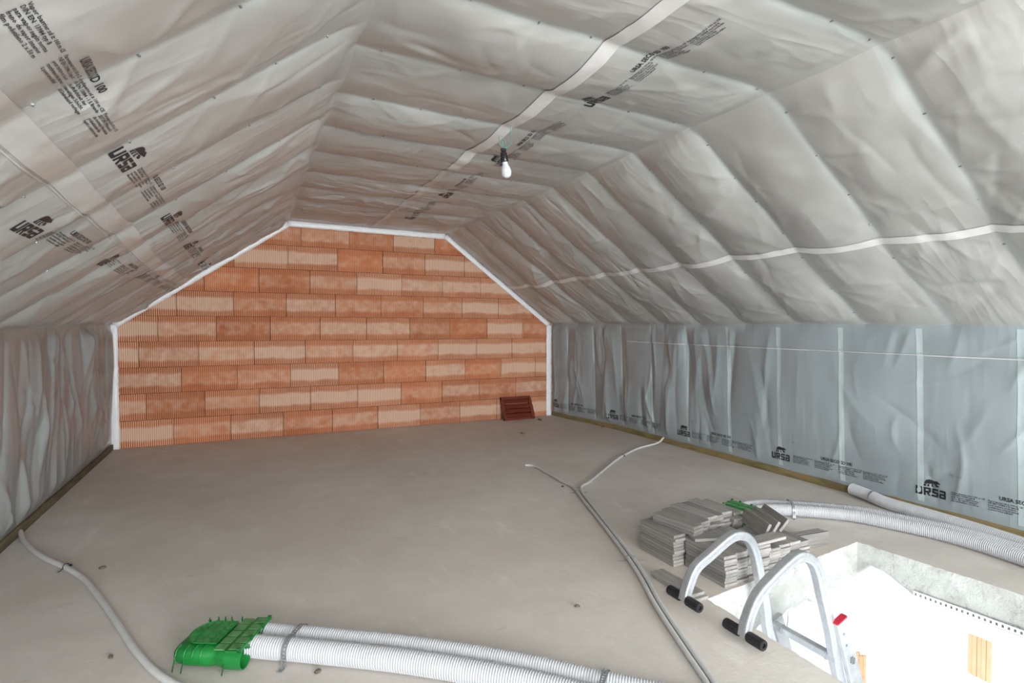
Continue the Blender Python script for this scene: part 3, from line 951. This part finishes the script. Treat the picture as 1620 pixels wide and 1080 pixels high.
far_a = zz([(2.690, 2.297), (2.78, 2.300), (2.90, 2.262), (3.155, 2.040), (3.253, 1.84), (3.325, 1.60), (3.322, 1.36), (3.27, 1.10), (3.15, 0.75)])
far_b = zz([(2.678, 2.378), (2.79, 2.384), (2.93, 2.334), (3.222, 2.080), (3.326, 1.862), (3.402, 1.605), (3.399, 1.35), (3.345, 1.08), (3.225, 0.72)])
pipe(far_a, PR, 'white corrugated pipe from behind the tile pile, on the hatch side', 'pipes beside the printed film wall')
pipe(far_b, PR, 'white corrugated pipe from behind the tile pile, on the far side of its twin', 'pipes beside the printed film wall')
wall_pipe = [(3.655, 2.325, 0.052), (3.640, 2.22, 0.046), (3.600, 2.08, PR + .001), (3.585, 1.93, PR + .001), (3.575, 1.75, PR + .001), (3.545, 1.50, PR + .001), (3.49, 1.25, PR + .001), (3.42, 1.0, PR + .001), (3.33, 0.7, PR + .001)]
pipe(wall_pipe, PR, 'white corrugated pipe coming out from under the printed film wall', 'pipes beside the printed film wall')

def band(path, at, label, width=0.013, R=0.0415, partner=None, ends=True):
    """perforated steel strap over one or two pipes, with holes cut as a ladder of webs"""
    q = spline(path, 0.002)
    i = int(np.argmin(np.hypot(q[:, 0] - at[0], q[:, 1] - at[1])))
    c = Vector(q[i]); tdir = (Vector(q[i + 3]) - Vector(q[i - 3])).normalized()
    side = Vector((-tdir.y, tdir.x, 0))
    if partner is not None:
        q2 = spline(partner, 0.002)
        d2 = q2 - np.array(c)
        sel = np.abs(d2 @ np.array(tdir)) < 0.004
        j = np.where(sel)[0][np.argmin(np.linalg.norm(d2[sel], axis=1))]
        c2 = Vector(q2[j])
    else: c2 = c
    arc = []
    for a in np.linspace(-0.15, math.pi / 2, 12):
        arc.append(c2 + (side * -1 * math.cos(a) + Vector((0, 0, 1)) * math.sin(a)) * R)
    for a in np.linspace(math.pi / 2, math.pi + 0.15, 12):
        arc.append(c + (side * -1 * math.cos(a) + Vector((0, 0, 1)) * math.sin(a)) * R)
    if ends:
        arc = [Vector((arc[0].x, arc[0].y, 0.003)) - side * 0.030, Vector((arc[0].x, arc[0].y, 0.004)) - side * 0.004] + arc + [Vector((arc[-1].x, arc[-1].y, 0.004)) + side * 0.004]
    pts = spline([tuple(p) for p in arc], 0.004)
    mb = MB()
    for s0 in (-1, 1):
        pr_ = [(0.0009, s0 * width / 2 - 0.0022), (0.0009, s0 * width / 2 + 0.0022), (-0.0009, s0 * width / 2 + 0.0022), (-0.0009, s0 * width / 2 - 0.0022)]
        v, f = sweep(pts, 1, 4, True, up=(0, 0, 1), profile=pr_)
        mb.add(v, f)
    P, T, N = frames(pts, (0, 0, 1))
    for k in range(0, len(P) - 1, 3):
        b = T[k].cross(N[k])
        v = [P[k] + b * x * width / 2 + N[k] * z + T[k] * y for x in (-1, 1) for y in (0, 0.0045) for z in (-0.0008, 0.0008)]
        mb.add(v, [(0, 1, 3, 2), (4, 6, 7, 5), (0, 4, 5, 1), (2, 3, 7, 6), (0, 2, 6, 4), (1, 5, 7, 3)])
    o = mb.build('pipe_strap', M['steel'])
    tag(o, label, 'strap')
    return o
band(near_back, (0.165, 2.062), 'perforated steel strap over both pipes close to the big green box', partner=near_front)
band(near_back, (0.99, 1.385), 'perforated steel strap over both pipes far along from the big green box', partner=near_front)
band(far_b, (2.99, 2.29), 'thin steel strap over the twin pipes behind the leaning tiles', width=0.010, partner=far_a)
band(wall_pipe, (3.632, 2.16), 'thin strap round the pipe leaving the printed film wall', width=0.006, ends=False)

# ------------------------------------------------------------------ green distributor boxes
def manifold(origin, ang, label, group, ports):
    """local x runs out of the ports, y across, z up"""
    root = empty('distributor_box', origin, (0, 0, ang))
    root.scale = (0.94, 0.88, 0.875)
    tag(root, label, 'box', group)
    # body: lofted sections from the round back to the port face
    secs = [(-0.262, 0.055, 0.030, 0.052), (-0.255, 0.085, 0.018, 0.070), (-0.235, 0.104, 0.009, 0.082), (-0.20, 0.112, 0.005, 0.087), (-0.115, 0.113, 0.004, 0.088),
            (-0.100, 0.104, 0.006, 0.084), (-0.085, 0.112, 0.004, 0.088), (-0.050, 0.120, 0.003, 0.091), (-0.040, 0.118, 0.003, 0.090), (-0.038, 0.112, 0.006, 0.086)]
    n = 28
    V = []; F = []
    for (x, hw, z0, z1) in secs:
        for k in range(n):
            a = 2 * math.pi * k / n
            c, s_ = math.cos(a), math.sin(a)
            yy = hw * math.copysign(abs(c) ** 0.55, c)
            zc = (z0 + z1) / 2 + (z1 - z0) / 2 * math.copysign(abs(s_) ** 0.62, s_)
            V.append((x, yy, zc))
    m = len(secs)
    for i in range(m - 1):
        for k in range(n):
            F.append((i * n + k, (i + 1) * n + k, (i + 1) * n + (k + 1) % n, i * n + (k + 1) % n))
    F.append(tuple(range(n))); F.append(tuple(range((m - 1) * n + n - 1, (m - 1) * n - 1, -1)))
    body = link('body', pydata('body', V, F), M['green'], root, smooth=True)
    # side ribs
    for x in (-0.225, -0.195, -0.165, -0.135):
        for sgn in (-1, 1):
            rb = MB()
            pts = [(x, sgn * 0.085, 0.088), (x - 0.004, sgn * 0.107, 0.080), (x - 0.006, sgn * 0.1145, 0.060), (x - 0.006, sgn * 0.1145, 0.030)]
            rb.tube(pts, 0.0022, 5)
            rb.build('side_rib', M['green'], body)
    # raised frame and grating on top
    fr = MB()
    ring = [(-0.225 + 0.0, 0.0)]
    out = []
    for k in range(17):
        a = math.pi / 2 + math.pi * k / 16
        out.append((-0.175 + 0.058 * math.cos(a), 0.078 * math.sin(a), 0.0915))
    out = [(-0.105, 0.078, 0.0915)] + out + [(-0.105, -0.078, 0.0915), (-0.105, 0.078, 0.0915)]
    fr.tube(out, 0.0028, 6)
    fr.build('top_frame', M['green'], root)
    pl = [(p[0], p[1], 0.0895) for p in out[:-1]]
    link('top_plate', pydata('top_plate', pl, [tuple(range(len(pl)))]), M['green_top'], root)
    for y in (-0.045, -0.015, 0.015, 0.045):
        MB().tube([(-0.185 - (0.03 if abs(y) < .03 else 0.012), y * 0.8, 0.0915), (-0.105, y * 1.05, 0.0915)], 0.0019, 5).build('grating_bar', M['green'], root)
    for x in (-0.19, -0.16, -0.13):
        MB().tube([(x, -0.075, 0.0915), (x, 0.075, 0.0915)], 0.0019, 5).build('grating_bar', M['green'], root)
    for k in range(7):
        a = math.pi / 2 + math.pi * (k + 0.5) / 7
        MB().tube([(-0.19, 0, 0.0915), (-0.175 + 0.056 * math.cos(a), 0.075 * math.sin(a), 0.0915)], 0.0015, 5).build('grating_bar', M['green'], root)
    # port hood with dusty panels
    hood = MB()
    hood.box((-0.045, -0.128, 0.086), (0.006, 0.112, 0.094))
    hood.build('port_hood', M['green'], root)
    for y in (-0.118, -0.072, -0.026, 0.020, 0.066):
        MB().box((-0.090, y, 0.0895), (-0.052, y + 0.036, 0.0935)).build('hood_panel', M['green_top'], root)
        MB().box((-0.036, y, 0.094), (0.001, y + 0.036, 0.0962)).build('hood_panel', M['green_top'], root)
    for y in (-0.128, -0.045, 0.040, 0.103):
        MB().box((-0.002, y, 0.088), (0.010, y + 0.009, 0.104)).build('clip_lug', M['green_dark'], root)
    # three round ports
    for y in ports:
        v = []
        f = []
        N = 24
        prof = [(-0.055, 0.0425), (0.004, 0.0425), (0.004, 0.0385), (-0.050, 0.0385)]
        for (x, r) in prof:
            for k in range(N):
                a = 2 * math.pi * k / N
                v.append((x, y + r * math.cos(a), 0.0445 + r * math.sin(a)))
        for i in range(3):
            for k in range(N):
                f.append((i * N + k, i * N + (k + 1) % N, (i + 1) * N + (k + 1) % N, (i + 1) * N + k))
        f.append(tuple(range(3 * N, 4 * N)))
        link('port', pydata('port', v, f), M['green'], root, smooth=False)
    # thin pegs under the box
    for (x, y) in ((-0.235, -0.112), (-0.20, -0.118), (-0.05, -0.124), (-0.235, 0.112), (-0.05, 0.124)):
        MB().tube([(x, y, 0.045), (x - 0.006, y - 0.006 * (1 if y < 0 else -1), 0.001)], 0.0022, 5).build('peg', M['green_dark'], root)
    for (x, y) in ((-0.22, 0.085), (-0.19, 0.095), (-0.165, 0.098), (-0.14, 0.098), (-0.10, 0.10)):
        MB().tube([(x, y, 0.08), (x, y, 0.100)], 0.0030, 6).build('peg', M['green_dark'], root)
    return root
A0 = -0.50
ox, oy = 0.018, 2.076
manifold((ox + 0.0, oy + 0.0, 0.0), A0, 'green plastic box with an open port, its two strapped pipes running across the floor', 'green distributor boxes', (-0.082, 0.0, 0.082))
manifold((2.672, 2.335, 0.0), 0.14, 'green plastic box almost hidden behind the tile pile', 'green distributor boxes', (-0.046, 0.046))

# ------------------------------------------------------------------ conduits on the floor
def conduit(pts, r, label, group=None):
    q = spline(pts, 0.015)
    rg_ = np.random.default_rng(len(pts))
    v, f = sweep(q, r, 10, True, up=(0, 0, 1))
    return tag(link('conduit', pydata('conduit', v, f), M['conduit'], smooth=True), label, 'conduit', group)
CR = 0.0105
conduit([(-1.122, 3.86, 0.022), (-1.06, 3.70, CR), (-0.92, 3.43, CR), (-0.765, 3.20, CR), (-0.665, 3.03, CR), (-0.59, 2.86, CR), (-0.50, 2.64, CR), (-0.43, 2.46, CR), (-0.345, 2.245, CR), (-0.240, 2.04, CR), (-0.05, 1.80, CR), (0.15, 1.62, CR)], 0.0125,
        'pale conduit snaking from the folded film wall past the big green box')
conduit([(3.690, 4.22, 0.055), (3.58, 4.185, 0.018), (3.28, 4.10, CR), (2.97, 3.92, CR), (2.80, 3.80, CR), (2.50, 3.56, CR), (2.25, 3.36, CR), (2.10, 3.25, CR), (1.985, 2.97, CR), (1.84, 2.56, CR), (1.686, 2.135, CR), (1.600, 1.93, CR), (1.507, 1.735, CR), (1.40, 1.47, CR), (1.335, 1.30, CR), (1.305, 1.235, CR)], 0.0098,
        'pale conduit from the printed film wall to the fork and past the ladder grips')
conduit([(2.045, 4.0, CR), (2.10, 3.93, CR), (2.09, 3.70, CR), (2.07, 3.45, CR), (2.062, 3.28, CR), (1.952, 2.965, CR), (1.813, 2.56, CR), (1.660, 2.140, CR), (1.574, 1.935, CR), (1.481, 1.737, CR), (1.374, 1.472, CR), (1.309, 1.302, CR), (1.280, 1.240, CR)], 0.0098,
        'pale conduit with a loose end in mid floor, joining the other at the fork')

# cable ties and clips round the conduits
def tie(c, ang, r, tail, label):
    mb = MB()
    pts = [(0, r * math.cos(a), r * math.sin(a) + 0.0) for a in np.linspace(0.0, 2 * math.pi, 17)]
    Mx = Matrix.Translation(c) @ Matrix.Rotation(ang, 4, 'Z')
    mb.tube([Mx @ Vector(p) for p in pts], 0.0022, 6)
    mb.box((-0.004, r - 0.002, -0.004), (0.004, r + 0.008, 0.005), Mx)
    mb.tube([Mx @ Vector((0, -r, -0.002)), Mx @ Vector((0.006, -r - tail * 0.5, -r + 0.004)), Mx @ Vector((0.010, -r - tail, -r + 0.004))], 0.0018, 5)
    return tag(mb.build('cable_tie', M['black']), label, 'cable tie')
tie(Vector((-0.768, 3.205, 0.0165)), math.atan2(-0.23, 0.15), 0.0140, 0.022, 'black cable tie round the conduit from the folded film wall')
tie(Vector((2.97, 3.918, 0.0125)), math.atan2(-0.2, -0.27), 0.0115, 0.01, 'dark tie round the conduit between the fork and the printed film wall')

def clipband(c, dirv, w, label):
    root_m = MB()
    dirv = Vector(dirv).normalized(); s_ = Vector((-dirv.y, dirv.x, 0))
    pts = [Vector(c) + s_ * (w / 2) * math.cos(a) + Vector((0, 0, 1)) * (0.026 * max(0, math.sin(a)) ** 0.6 + 0.001) for a in np.linspace(0, math.pi, 13)]
    v, f = sweep(pts, 1, 4, True, up=tuple(dirv), profile=[(0.004, 0.001), (0.004, -0.001), (-0.004, -0.001), (-0.004, 0.001)])
    root_m.add(v, f)
    for sg in (-1, 1):
        root_m.tube([Vector(c) + s_ * sg * w / 2 + Vector((0, 0, 0.003)), Vector(c) + s_ * sg * (w / 2 + 0.035) + Vector((0, 0, 0.003))], 0.002, 5)
    return tag(root_m.build('conduit_clip', M['steel']), label, 'clip')
clipband((1.672, 2.14, 0), (-0.17, -0.42, 0), 0.056, 'thin metal clip over both conduits beside the tile pile')
clipband((2.045, 3.19, 0), (-0.15, -0.4, 0), 0.056, 'thin metal clip where the two conduits meet at the fork')

# ------------------------------------------------------------------ pile of cut tile strips
TL, TW, TT = 0.250, 0.073, 0.0146
bmt = bmesh.new()
bmesh.ops.create_cube(bmt, size=1.0)
for v in bmt.verts: v.co = Vector((v.co.x * TW, v.co.y * TL, v.co.z * TT))
bmesh.ops.bevel(bmt, geom=list(bmt.edges), offset=0.0018, segments=1, affect='EDGES')
TME = bpy.data.meshes.new('tile_strip'); bmt.to_mesh(TME); bmt.free()
TME.materials.append(M['tile'])
tiles = []
def tile(loc, rot, label, group):
    o = bpy.data.objects.new('tile_strip', TME)
    COL.objects.link(o)
    o.location = loc; o.rotation_euler = rot
    tag(o, label, 'tile', group)
    tiles.append(o)
    return o
LB = {'front': 'grey tile strip stacked flat at the brink of the hatch', 'back': 'grey tile strip stacked flat in the row away from the hatch',
      'lean': 'grey tile strip tilted on its edge on top of the pile', 'edge': 'grey tile strip standing on edge at the end of the pile by the hatch corner',
      'floor': 'grey tile strip lying on the bare floor beside the pile', 'cross': 'grey tile strip laid crosswise on top of the pile'}
GP = {'front': 'tile stacks at the hatch brink', 'back': 'tile stacks in the back row', 'lean': 'tilted tiles on the pile', 'edge': 'tiles on edge by the hatch corner', 'floor': 'loose tiles on the floor', 'cross': 'crosswise tiles on the pile'}
rt = random.Random(3)
G = 0.0003
ORD = ['first', 'second', 'third', 'fourth', 'fifth', 'sixth', 'seventh', 'eighth', 'ninth', 'tenth', 'eleventh', 'twelfth', 'thirteenth', 'fourteenth']
def column(x, y, n, rz, key, z0=0.0, jx=0.0035, jy=0.008, col=0, k0=0):
    z = z0
    what = 'hatch-side' if key == 'front' else 'back-row'
    for k in range(n):
        tile((x + rt.uniform(-jx, jx) * 0.5, y + rt.uniform(-jy, jy), z + TT / 2 + 0.0001), (0, 0, rz + rt.uniform(-0.012, 0.012)),
             'grey tile strip %s from the floor in the %s %s stack counted from the conduits' % (ORD[k + k0], ORD[col], what), GP[key])
        z += TT + G
    return z
PX = 0.0785
SK = math.atan(0.097)
back_n = [10, 10, 10, 10, 9, 9, 9]
back_dy = [0.0, 0.01, 0.02, 0.03, 0.06, 0.09, 0.08]
tops = []
for i, (n, dy) in enumerate(zip(back_n, back_dy)):
    tops.append(column(1.848 + PX * i, 2.118 + dy, n, 0.0, 'back', col=i))
# bundles slid askew on the back row
for (i, n, dx, dy, rz) in ((1, 3, -0.022, -0.055, 0.16), (2, 2, 0.012, 0.0, 0.13), (3, 2, 0.02, 0.03, 0.10), (4, 2, 0.028, 0.03, 0.02), (5, 2, 0.03, 0.02, 0.03), (6, 1, 0.035, 0.03, 0.05)):
    column(1.848 + PX * i + dx, 2.118 + back_dy[i] + dy, n, rz, 'back', z0=tops[i], jx=0.002, jy=0.004, col=i, k0=back_n[i])
front_n = [9, 9, 9, 9, 7, 7, 7, 6]
ft = []
for i, n in enumerate(front_n):
    x = 1.905 + PX * i
    ft.append(column(x, 1.858 + 0.097 * (x - 1.864), n, -0.03, 'front', col=i))
# crosswise pieces
tile((2.000, 1.918, ft[0] + TT / 2 + 0.001), (0, 0, math.pi / 2 - 0.30), 'grey tile strip laid crosswise on the pile, against the askew bundles', GP['cross'])
tile((2.160, 1.795, ft[0] + TT / 2 + 0.001), (0, 0, math.pi / 2 + 0.02), 'grey tile strip laid crosswise on the pile, next to the hatch', GP['cross'])
# tilted on edge
for (x, y, dz, rz, ry) in ((2.315, 1.965, 0, -0.40, -1.12), (2.390, 1.975, 0, -0.42, -1.02), (2.468, 1.985, 0, -0.44, -0.92)):
    ht = abs(math.sin(ry)) * TW / 2 + abs(math.cos(ry)) * TT / 2
    tile((x, y, ft[5] + ht + 0.006), (0, ry, rz), 'grey tile strip tilted on edge on the pile, ' + {-1.12: 'closest to the askew bundles', -1.02: 'between two other tilted ones', -0.92: 'closest to the twin pipes'}[ry], GP['lean'])
# on edge by the hatch corner
for k in range(3):
    tile((2.600 - 0.004 * k, 1.868 + 0.021 * k, TW / 2 + 0.0006), (math.pi / 2 * 0 , math.pi / 2, math.pi / 2 - 0.10), ['grey tile strip on edge at the hatch corner, its pale face to the hatch', 'grey tile strip on edge at the hatch corner, between two others', 'grey tile strip on edge at the hatch corner, turned to the pipes'][k], GP['edge'])
# on the floor
tile((1.688, 1.818, TT / 2 + 0.0001), (0, 0, 0.02), 'grey tile strip flat on the bare floor under another, beside the pile', GP['floor'])
tile((1.680, 1.832, TT * 1.5 + 0.0005), (0, 0, 0.03), 'grey tile strip lying on a single other strip beside the pile', GP['floor'])

# ------------------------------------------------------------------ aluminium ladder with hooped handrails
lad = empty('hatch_ladder', (2.20, 1.525, -0.4))
tag(lad, 'aluminium ladder rising through the hatch with two hooped handrails and black grips', 'ladder')
INV = Matrix.Translation((-2.20, -1.525, 0.4))
def lpart(name, v, f, mat, parent=lad, smooth=False):
    v = [INV @ Vector(p) for p in v]
    return link(name, pydata(name, v, f), mat, parent, smooth=smooth)
def rsq(h, b, r=0.005):
    """rounded square profile"""
    out = []
    for (sx, sy, a0) in ((1, 1, 0), (-1, 1, 90), (-1, -1, 180), (1, -1, 270)):
        for da in (0, 45, 90):
            a = math.radians(a0 + da)
            out.append((sx * (h - r) + r * math.cos(a), sy * (b - r) + r * math.sin(a)))
    return out
hoops = {'near': (1.40, [(2.149, -0.31), (2.115, -0.217), (2.078, -0.07), (2.028, 0.078), (1.995, 0.177), (1.963, 0.229), (1.91, 0.26), (1.858, 0.259), (1.744, 0.207), (1.664, 0.156), (1.618, 0.087), (1.6, 0.025)]),
         'far': (1.655, [(2.083, -0.31), (2.033, -0.175), (2.016, -0.079), (1.982, 0.054), (1.948, 0.174), (1.908, 0.238), (1.854, 0.263), (1.794, 0.257), (1.692, 0.209), (1.615, 0.169), (1.575, 0.103), (1.557, 0.049)])}
for key, (y, pts) in hoops.items():
    q = spline([(x, y, z) for x, z in pts], 0.012)
    v, f = sweep(q, 1, 12, True, up=(0, 1, 0), profile=rsq(0.0185, 0.0185, 0.006))
    rail = lpart('handrail', v, f, M['alu'], smooth=False)
    # groove rib along the rail
    v, f = sweep(q, 1, 4, True, up=(0, 1, 0), profile=[(-0.0200, -0.0030), (-0.0200, 0.0030), (-0.0180, 0.0030), (-0.0180, -0.0030)])
    lpart('rail_rib', v, f, M['alu'], rail)
    e = Vector((pts[-1][0], y, pts[-1][1] + 0.008))
    for sg in (-1, 1):
        # fluted black grip
        Nf = 32
        V = []; F = []
        for (dy, s_) in ((0.0190, 0.93), (0.0220, 1.0), (0.082, 1.0), (0.085, 0.93), (0.085, 0.45), (0.078, 0.45)):
            for k in range(Nf):
                a = 2 * math.pi * k / Nf
                r = 0.0195 * s_ * (1.0 if k % 2 else 0.93)
                V.append(e + Vector((r * math.cos(a), sg * dy, r * math.sin(a))))
        for i in range(5):
            for k in range(Nf):
                F.append((i * Nf + k, i * Nf + (k + 1) % Nf, (i + 1) * Nf + (k + 1) % Nf, (i + 1) * Nf + k))
        F.append(tuple(range(Nf))); F.append(tuple(range(5 * Nf, 6 * Nf)))
        g = lpart('grip', V, F, M['black'], rail)
        tag(g, 'black fluted rubber grip')
    v, f = sweep([e + Vector((0, -0.03, 0)), e + Vector((0, 0.03, 0))], 0.007, 10, True)
    lpart('grip_bolt', v, f, M['steel'], rail)
# stiles and rungs
DX = -0.37          # run of the ladder per metre of drop
def lx(z, off=0.0): return 2.155 + off + (-z - 0.277) * 0.37
for y in (1.372, 1.683):
    top = -0.015 if y < 1.5 else -0.16
    xo = 0.035 if y < 1.5 else 0.010
    q = [(lx(z, xo), y, z) for z in np.linspace(top, -2.78, 12)]
    v, f = sweep(q, 1, 12, True, up=(0, 1, 0), profile=rsq(0.012, 0.031, 0.004))
    st = lpart('stile', v, f, M['alu_white'])
    if y < 1.5:
        v, f = sweep([(lx(z, xo), y, z) for z in (top + 0.002, top - 0.003)], 1, 12, True, up=(0, 1, 0), profile=rsq(0.013, 0.032, 0.005))
        c_ = lpart('end_cap', v, f, M['red'], st); tag(c_, 'red plastic end cap')
        # oval maker's mark of dark slanted bars
        for k, (du, ln) in enumerate(((-0.008, 0.022), (0.001, 0.030), (0.010, 0.022))):
            z = -0.185 - 0.004 * k
            v, f = sweep([(lx(z + ln / 2, xo + du + 0.004), y - 0.0128, z + ln / 2), (lx(z - ln / 2, xo + du - 0.006), y - 0.0128, z - ln / 2)], 0.003, 6, True)
            lpart('printed_mark', v, f, M['ink_faint'], st)
        for z in (-0.07, -0.12):
            v, f = sweep([(lx(z, xo - 0.012), y - 0.011, z), (lx(z, xo - 0.012), y - 0.0165, z)], 0.005, 8, True)
            lpart('rivet', v, f, M['steel'], st)
k = 0
z = -0.185
while z > -2.7:
    x = lx(z, -0.020)
    v, f = sweep([(x, 1.384, z), (x, 1.671, z)], 1, 12, True, up=(0, 0, 1), profile=rsq(0.015, 0.016, 0.005))
    lpart('rung', v, f, M['alu'])
    z -= 0.28
# wire ties at both ends of the top rung
for (y, s_) in ((1.425, 1), (1.630, -1)):
    c = Vector((lx(-0.185, -0.02), y, -0.185))
    pts = [c + Vector((0.021 * math.cos(a), 0.004 * math.sin(2 * a), 0.021 * math.sin(a))) for a in np.linspace(0, 2 * math.pi, 15)]
    pts += [c + Vector((0.03, 0, 0.03)), c + Vector((0.045, s_ * -0.01, 0.075))]
    v, f = sweep(pts, 0.0016, 5, True, up=(0, 1, 0))
    lpart('wire_tie', v, f, M['steel'])

# ------------------------------------------------------------------ brown louvre grilles leaning on the brick
lean = math.radians(24)
for k in range(3):
    g = empty('louvre_grille', (3.035 + 0.028 * k, 6.075 + 0.034 * k, 0.001), (-lean, 0, math.radians(1.5 * k)))
    tag(g, ['brown louvre grille at the front of the three against the brick', 'brown louvre grille between the other two against the brick', 'brown louvre grille touching the brick, behind two others'][k], 'grille', 'brown grilles against the brick')
    w2, hh_ = 0.205, 0.300
    fr = MB()
    fr.box((-w2, 0, 0), (-w2 + 0.028, 0.024, hh_)).box((w2 - 0.028, 0, 0), (w2, 0.024, hh_)).box((-w2, 0, 0), (w2, 0.024, 0.028)).box((-w2, 0, hh_ - 0.034), (w2, 0.024, hh_))
    fr.box((-w2 + 0.008, -0.004, 0.008), (-w2 + 0.020, 0.0, hh_ - 0.008)).box((w2 - 0.020, -0.004, 0.008), (w2 - 0.008, 0.0, hh_ - 0.008))
    fr.build('frame', M['brown'], g)
    for j in range(4):
        z = 0.034 + j * 0.0585
        Mx = Matrix.Translation((0, 0.012, z + 0.027)) @ Matrix.Rotation(math.radians(-22), 4, 'X')
        MB().box((-w2 + 0.027, -0.003, -0.027), (w2 - 0.027, 0.003, 0.027), Mx).build('slat', M['brown'], g)

# ------------------------------------------------------------------ hanging bulb
hp = ceil.at(np.array([0.889]), np.array([2.690]), 0.0)[0]
lamp = empty('hanging_bulb', tuple(hp))
tag(lamp, 'white bulb in a black socket hanging on a looped wire below the ceiling tape', 'light bulb')
zt = hp[2]
def rel(p): return (p[0] - hp[0], p[1] - hp[1], p[2] - zt)
cable = spline([rel(p) for p in [(1.289, 2.69, zt), (1.290, 2.69, 2.150), (1.289, 2.69, 2.120), (1.275, 2.69, 2.100), (1.258, 2.69, 2.090), (1.249, 2.69, 2.078)]], 0.004)
v, f = sweep(cable, 0.0024, 6, True); link('cable', pydata('cable', v, f), M['wire'], lamp, smooth=True)
loop = spline([rel(p) for p in [(1.248, 2.69, 2.085), (1.232, 2.692, 2.100), (1.222, 2.694, 2.130), (1.226, 2.694, 2.152), (1.240, 2.692, 2.150), (1.256, 2.690, 2.128), (1.260, 2.688, 2.104), (1.250, 2.688, 2.088)]], 0.004)
v, f = sweep(loop, 0.0018, 6, True); link('wire_loop', pydata('wire_loop', v, f), M['wire'], lamp, smooth=True)
loop = spline([rel(p) for p in [(1.246, 2.69, 2.085), (1.236, 2.688, 2.110), (1.242, 2.686, 2.122), (1.248, 2.686, 2.108), (1.242, 2.687, 2.092)]], 0.004)
v, f = sweep(loop, 0.0016, 6, True); link('wire_loop', pydata('wire_loop', v, f), M['wire'], lamp, smooth=True)
tilt = Matrix.Translation((1.246 - hp[0], 0, 2.068 - zt)) @ Matrix.Rotation(-0.16, 4, 'Y')
MB().box((-0.014, -0.008, 0.004), (0.012, 0.008, 0.018), tilt @ Matrix.Rotation(0.25, 4, 'Y')).build('terminal_block', M['socket'], lamp)
def lathe(name, prof, mat, n=24):
    V = []; F = []
    for (r, z) in prof:
        for k in range(n):
            a = 2 * math.pi * k / n
            V.append(tilt @ Vector((r * math.cos(a), r * math.sin(a), z)))
    for i in range(len(prof) - 1):
        for k in range(n):
            F.append((i * n + k, i * n + (k + 1) % n, (i + 1) * n + (k + 1) % n, (i + 1) * n + k))
    F.append(tuple(range(n))); F.append(tuple(range((len(prof) - 1) * n, len(prof) * n)))
    return link(name, pydata(name, V, F), mat, lamp, smooth=True)
lathe('socket', [(0.008, 0.002), (0.015, 0.0), (0.0175, -0.006), (0.0185, -0.018), (0.0195, -0.020), (0.0200, -0.048), (0.0185, -0.052), (0.0175, -0.0525)], M['socket'])
lathe('bulb', [(0.0145, -0.0535), (0.0150, -0.062), (0.0185, -0.072), (0.0240, -0.084), (0.0272, -0.096), (0.0280, -0.106), (0.0262, -0.118), (0.0215, -0.128), (0.0135, -0.1345), (0.004, -0.137)], M['bulb'])

# ------------------------------------------------------------------ crumbs of rubble on the floor
def crumb(x, y, r, label, seed):
    rr = np.random.default_rng(seed)
    r *= 0.65
    bm_ = bmesh.new()
    bmesh.ops.create_icosphere(bm_, subdivisions=2, radius=1)
    for v in bm_.verts:
        c = np.array(v.co)
        s_ = 0.75 + 0.5 * rr.random()
        v.co = Vector((c[0] * r * 1.5 * s_, c[1] * r * s_, max(-0.55, c[2]) * r * 0.7 * s_))
    zmin = min(v.co.z for v in bm_.verts)
    for v in bm_.verts: v.co.z -= zmin
    me = bpy.data.meshes.new('rubble_crumb'); bm_.to_mesh(me); bm_.free()
    return tag(link('rubble_crumb', me, M['rubble'], loc=(x, y, 0.0002), rot=(0, 0, rr.random() * 3)), label, 'rubble')
crumb(3.239, 5.93, 0.032, 'crumb of brown rubble in front of the brown grilles', 1)
crumb(2.659, 5.25, 0.026, 'crumb of grey rubble on open floor short of the brick gable', 2)
crumb(3.66, 5.20, 0.022, 'dark crumb lying against the sill timber of the printed film wall', 3)
crumb(2.02, 3.36, 0.014, 'small dark crumb beside the fork of the conduits', 4)
crumb(0.20, 1.885, 0.013, 'dark crumb by the strap end near the big green box', 5)
crumb(-0.62, 3.15, 0.016, 'flat dark chip beside the conduit from the folded film wall', 6)
crumb(-0.43, 2.28, 0.012, 'elongated dark chip between the pale conduit and the big green box', 7)
crumb(1.20, 1.88, 0.013, 'small dark crumb on bare floor between the pipes and the conduits', 8)
crumb(3.29, 2.03, 0.016, 'dark crumb against the twin pipes beside the hatch', 9)
